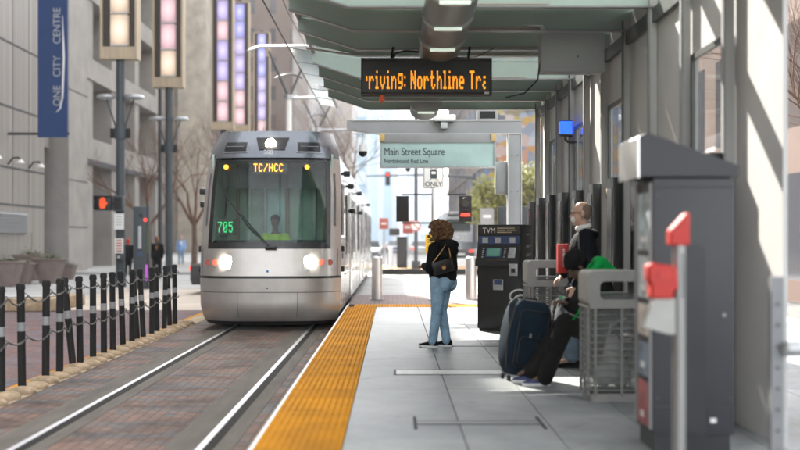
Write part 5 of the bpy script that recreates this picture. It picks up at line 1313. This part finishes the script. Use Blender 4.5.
def sig(xpx, lit, nm):
    x = PX(xpx,24.3)-PX(433.5,24.3); zc = PZ(209,24.3)-z0
    h_ = MB().box((x,0,zc), (.27,.22,.56), None, .03).put('signal_head', 'black', t)
    q = MB().bx(x-.14,x+.14,-.13,-.11,zc-.29,zc+.29,.002).put('backplate' if lit else 'rear_plate', 'blackm', h_)
    if lit:
        MB().cyl((x,-.15,zc+.13),(x,-.13,zc+.13),.085,.085,20).put('dark_lens', 'tvmtop', h_)
        MB().box((x,-.15,zc-.13),(.22,.03,.075),None,.01).put('red_bar', 'redlamp', h_)
        for z in (.13,-.13): MB().tube([(x+.11*math.cos(a), -.19, zc+z+.11*math.sin(a)) for a in [math.pi*q_/8 for q_ in range(9)]], .012, 5).put('visor', 'black', h_)
sig(402.5, False, ''); sig(465, True, '')
# platform sign with train symbol
zs0 = PZ(177.5,24.3)-z0
MB().box((0,-.05,zs0), (.46,.012,.50), None, .003).put('sign_plate', 'white', t)
MB().tube([(a,-.058,b_) for a, b_ in rrect(-.215,.215,zs0-.235,zs0+.235,.03,3)], .006, 4, True).put('sign_border', 'text', t)
MB().prism(rrect(-.075,.075,zs0-.03,zs0+.17,.03,3), -.062, -.058).put('train_symbol', 'text', t)
MB().prism(rrect(-.05,.05,zs0+.07,zs0+.13,.01,2), -.066, -.063).put('symbol_window', 'white', t)
MB().tube([(-.11,-.06,zs0-.075),(-.05,-.06,zs0-.03)], .007, 4).tube([(.11,-.06,zs0-.075),(.05,-.06,zs0-.03)], .007, 4).tube([(-.07,-.06,zs0+.20),(0,-.06,zs0+.17),(.07,-.06,zs0+.20)], .007, 4).put('symbol_track', 'text', t)
text('sign_lettering', 'ONLY', .145, 'text', t, (0,-.06,zs0-.20), align='CENTER', bold=.002)
zy = PZ(244,24.3)-z0
MB().box((-.0-.06,-.05,zy), (.25,.012,.42), None, .003).put('yellow_plate', 'yellowsign', t)
for k in range(6): MB().box((-.06,-.058,zy+.15-k*.055), (.17-.03*(k%2),.004,.018)).put('yellow_text', 'text', t)
t = thing('street_pole', 'thin dark pole with small arm light across the sunlit street', 'pole', (PX(416, 51), 51, .27))
MB().cyl((0,0,0),(0,0,9.6),.09,.07,12).cyl((0,0,0),(0,0,.35),.2,.2,12).put('tube', 'polegrey', t)
MB().tube([(0,0,5.0),(-.35,0,5.1),(-.38,0,4.8)], .04, 6).put('arm', 'blackm', t); MB().sph((-.38,0,4.7),(.12,.12,.16)).put('camera', 'blackm', t)
t = thing('round_sign', 'round red ringed prohibition sign on the far street pole', 'sign', (PX(415.5, 50.8), 50.8, PZ(226, 50.8)))
MB().cyl((0,-.01,0),(0,0,0),.26,.26,28).put('disc', 'white', t)
MB().tube([(.23*math.cos(a),-.02,.23*math.sin(a)) for a in [2*math.pi*q/28 for q in range(28)]], .03, 6, True).tube([(-.16,-.02,.16),(.16,-.02,-.16)], .025, 6).put('ring', 'redlens', t)
t = thing('far_cabinet', 'black utility cabinet on the far platform below the signal head', 'cabinet', (PX(402, 52), 52, .27))
MB().bx(-.25,.25,-.2,.2,0,1.5,.03).put('case', 'blackm', t); MB().bx(-.2,.2,-.21,-.2,.15,1.4).put('door', 'black', t); MB().bx(-.62,-.1,-.1,.1,1.55,1.9,.03).put('hood', 'black', t)
for k, (px, y, w, c) in enumerate(((384, 60, .5, 'redlens'), (487, 40, .5, 'portal'), (408, 80, .8, 'redlens'))):
    t = thing('street_sign', ['small red and white street sign far down the tracks', 'grey backed street sign behind the sign portal', 'red square street sign beyond the cabinet'][k], 'sign', (PX(px, y), y, .2))
    MB().cyl((0,0,0),(0,0,2.3),.04).put('post', 'galv', t); MB().box((0,-.05,2.3),(w,.02,w*1.2),None,.005).put('plate', c, t); MB().box((0,-.065,2.3),(w*.6,.01,w*.2)).put('bar', 'white', t)

# ------------------------------------------------------------------ vehicles
def car(x, Y, rz, paint, lab, L_=4.5, W_=1.8, H_=1.45, kind='car', lights='rear'):
    t = thing('parked_car' if kind == 'car' else kind, lab, 'car' if kind == 'car' else 'van', (x, Y, 0), rz, group='cars and vans in the street')
    # local: front at -Y
    prof = [(-L_/2,.30),(-L_/2-.02,.55),(-L_/2+.12,.72),(-L_*.22,.88),(-L_*.20,.90),(L_*.42,.95),(L_/2-.02,.88),(L_/2,.45),(L_/2-.05,.28)]
    rings = []
    for (u, sh) in ((-1,.10),(-.94,.02),(-.5,0),(.5,0),(.94,.02),(1,.10)):
        rings.append([(u*W_/2, y*(1-sh*.25), .28+(z-.28)*(1-sh*.8)+sh*.1) for y, z in prof])
    MB().loft(rings).put('body', paint, t, smooth=45)
    cab = [(-L_*.20,.88),(-L_*.06,H_-.03),(L_*.05,H_),(L_*.25,H_-.04),(L_*.42,.92)]
    MB().loft([[(u*(W_/2-.09-(.14 if z > 1.1 else 0)), y, z) for y, z in cab] for u in (-1,-.6,.6,1)]).put('cabin', 'carglass', t, smooth=30)
    MB().loft([[(u*(W_/2-.24), y, z+.012) for y, z in cab[1:4]]+[(u*(W_/2-.24), y, z-.03) for y, z in cab[1:4][::-1]] for u in (-1,-.4,.4,1)]).put('roof', paint, t)
    for s_ in (-1,1):
        for y in (-L_*.31, L_*.31):
            w_ = MB().cyl((s_*(W_/2-.20),y,.32),(s_*(W_/2+.01),y,.32),.32,.32,22).put('wheel', 'rubber', t); MB().cyl((s_*(W_/2-.02),y,.32),(s_*(W_/2+.02),y,.32),.19,.17,14).put('rim', 'galv', w_)
        MB().box((s_*W_*.36,-L_/2+.06,.64),(.34,.14,.14),None,.03).put('headlight', 'white', t)
        MB().box((s_*W_*.38,L_/2-.05,.78),(.30,.12,.15),None,.03).put('tail_light', 'redlamp' if lights == 'rear' else 'redlens', t)
        MB().box((s_*(W_/2+.05),-L_*.13,.98),(.16,.12,.11),None,.03).put('mirror', paint, t)
    MB().bx(-.26,.26,L_/2-.02,L_/2+.01,.5,.62).put('number_plate', 'white', t); MB().bx(-W_*.4,W_*.4,-L_/2-.02,-L_/2+.05,.34,.48,.01).put('grille', 'black', t)
    return t
car(-3.9, 33.5, R(90), 'carblack', 'black car crossing behind the train with only its bonnet showing')
car(-1.9, 92, 0, 'carwhite', 'white car facing the camera beside the far end of the train', lights='none')
car(.3, 104, R(180), 'carblue', 'dark blue car driving away down the street')
car(2.4, 96, R(180), 'carwhite', 'white car with red tail lights beyond the signal pole')
car(-2.3, 122, R(180), 'carblack', 'black car farthest along the tracks side')
car(6.6, 84, R(180), 'carsilver', 'silver car with red tail lights right of the large van')
car(4.8, 78, R(180), 'carblack', 'dark car with red tail lights close before the silver van')
# silver bus seen from behind
t = thing('silver_bus', 'tall silver bus seen from behind with round red tail lights', 'bus', (PX(458, 84), 84, 0), 0)
MB().prism(rrect(-1.2,1.2,.35,3.75,.22,5), 0, 9).put('body', 'carsilver', t)
MB().prism(rrect(-.95,.95,2.2,3.2,.15,4), -.03, .02).put('rear_window', 'carglass', t)
MB().prism(rrect(-.8,.8,3.35,3.6,.05,3), -.03, .02).put('route_panel', 'black', t)
for s_ in (-1,1):
    for z in (1.3,): MB().cyl((s_*1.0,-.05,z),(s_*1.0,.02,z),.12,.12,18).put('tail_light', 'redlamp', t)
    for y in (1.6, 7.2): MB().cyl((s_*.95,y,.48),(s_*1.21,y,.48),.48,.48,22).put('wheel', 'rubber', t)
    MB().bx(s_*1.2,s_*1.22,.6,8.6,2.0,3.1).put('side_window', 'carglass', t)
MB().bx(-1.15,1.15,-.06,.1,.35,.65,.03).put('bumper', 'portal', t); MB().bx(-.3,.3,-.08,-.05,.75,.92).put('number_plate', 'white', t)
# hanging traffic signals over the far street
t = thing('signal_gantry', 'dark overhead signal mast arm over the far street', 'signal mast', (6.2, 82, 0))
MB().cyl((0,0,0),(0,0,6.6),.16,.12,14).put('pole', 'polegrey', t); MB().tube([(0,0,6.3),(-3.5,0,6.5),(-8.2,0,6.4)], [.10,.08,.05], 8).put('arm', 'polegrey', t)
for x in (-3.4, -6.6): 
    q = MB().box((x,-.1,6.2),(.36,.3,1.05),None,.04).put('signal_head', 'black', t); MB().cyl((x,-.28,6.52),(x,-.24,6.52),.12,.12,16).put('red_lens', 'redlamp', q)

# ------------------------------------------------------------------ world, sun, camera
hz = MB().bx(-170, 170, -70, 440, -2, 100).put('haze', None, smooth=None)
hm = bpy.data.materials.new('haze_air'); hm.use_nodes = True; hm.node_tree.nodes.clear()
pv = hm.node_tree.nodes.new('ShaderNodeVolumePrincipled'); pv.inputs['Color'].default_value = (.93,.95,1,1); pv.inputs['Density'].default_value = .0006
mo = hm.node_tree.nodes.new('ShaderNodeOutputMaterial'); hm.node_tree.links.new(pv.outputs[0], mo.inputs['Volume'])
hz.data.materials.append(hm); tag(hz, None, None, None, 'stuff')
w = bpy.data.worlds.new('World'); sc.world = w; w.use_nodes = True
nt = w.node_tree; bg_ = nt.nodes['Background']; sk = nt.nodes.new('ShaderNodeTexSky'); sk.sky_type = 'NISHITA'; sk.sun_disc = False
trav = Vector((.45, -1.15, -1.0)).normalized()
elev = math.asin(-trav.z); to_sun = -trav
sk.sun_elevation = elev; sk.sun_rotation = math.atan2(to_sun.x, to_sun.y)
sk.air_density = 1.0; sk.dust_density = 3.0; sk.ozone_density = 1.0
hs = nt.nodes.new('ShaderNodeHueSaturation'); hs.inputs['Saturation'].default_value = .12
nt.links.new(sk.outputs[0], hs.inputs['Color']); nt.links.new(hs.outputs[0], bg_.inputs[0]); bg_.inputs[1].default_value = .15
sun = bpy.data.lights.new('sun', 'SUN'); sun.energy = 4.2; sun.angle = R(.53); sun.color = (1, .94, .85)
so = bpy.data.objects.new('sun', sun); COL.objects.link(so); so.rotation_euler = trav.to_track_quat('-Z', 'Y').to_euler(); so.location = (-20, 40, 60)
cam = bpy.data.cameras.new('camera'); co = bpy.data.objects.new('camera', cam); COL.objects.link(co); sc.camera = co
co.location = (0, 0, CH); co.rotation_euler = (R(90), 0, 0)
cam.sensor_width = 36; cam.lens = 36*F/800; cam.shift_x = 7/800; cam.shift_y = 13/800; cam.clip_end = 2000; cam.clip_start = .1
cam.dof.use_dof = True; cam.dof.focus_distance = 15.5; cam.dof.aperture_fstop = .95
sc.view_settings.view_transform = 'Standard'; sc.view_settings.look = 'None'; sc.view_settings.gamma = 1; sc.view_settings.use_curve_mapping = False
sc.view_settings.exposure = 2.6
sc.render.engine = 'CYCLES'
sc.cycles.use_denoising = True; sc.cycles.max_bounces = 8; sc.cycles.transparent_max_bounces = 16; sc.cycles.caustics_reflective = False; sc.cycles.caustics_refractive = False
sc.cycles.sample_clamp_indirect = 6
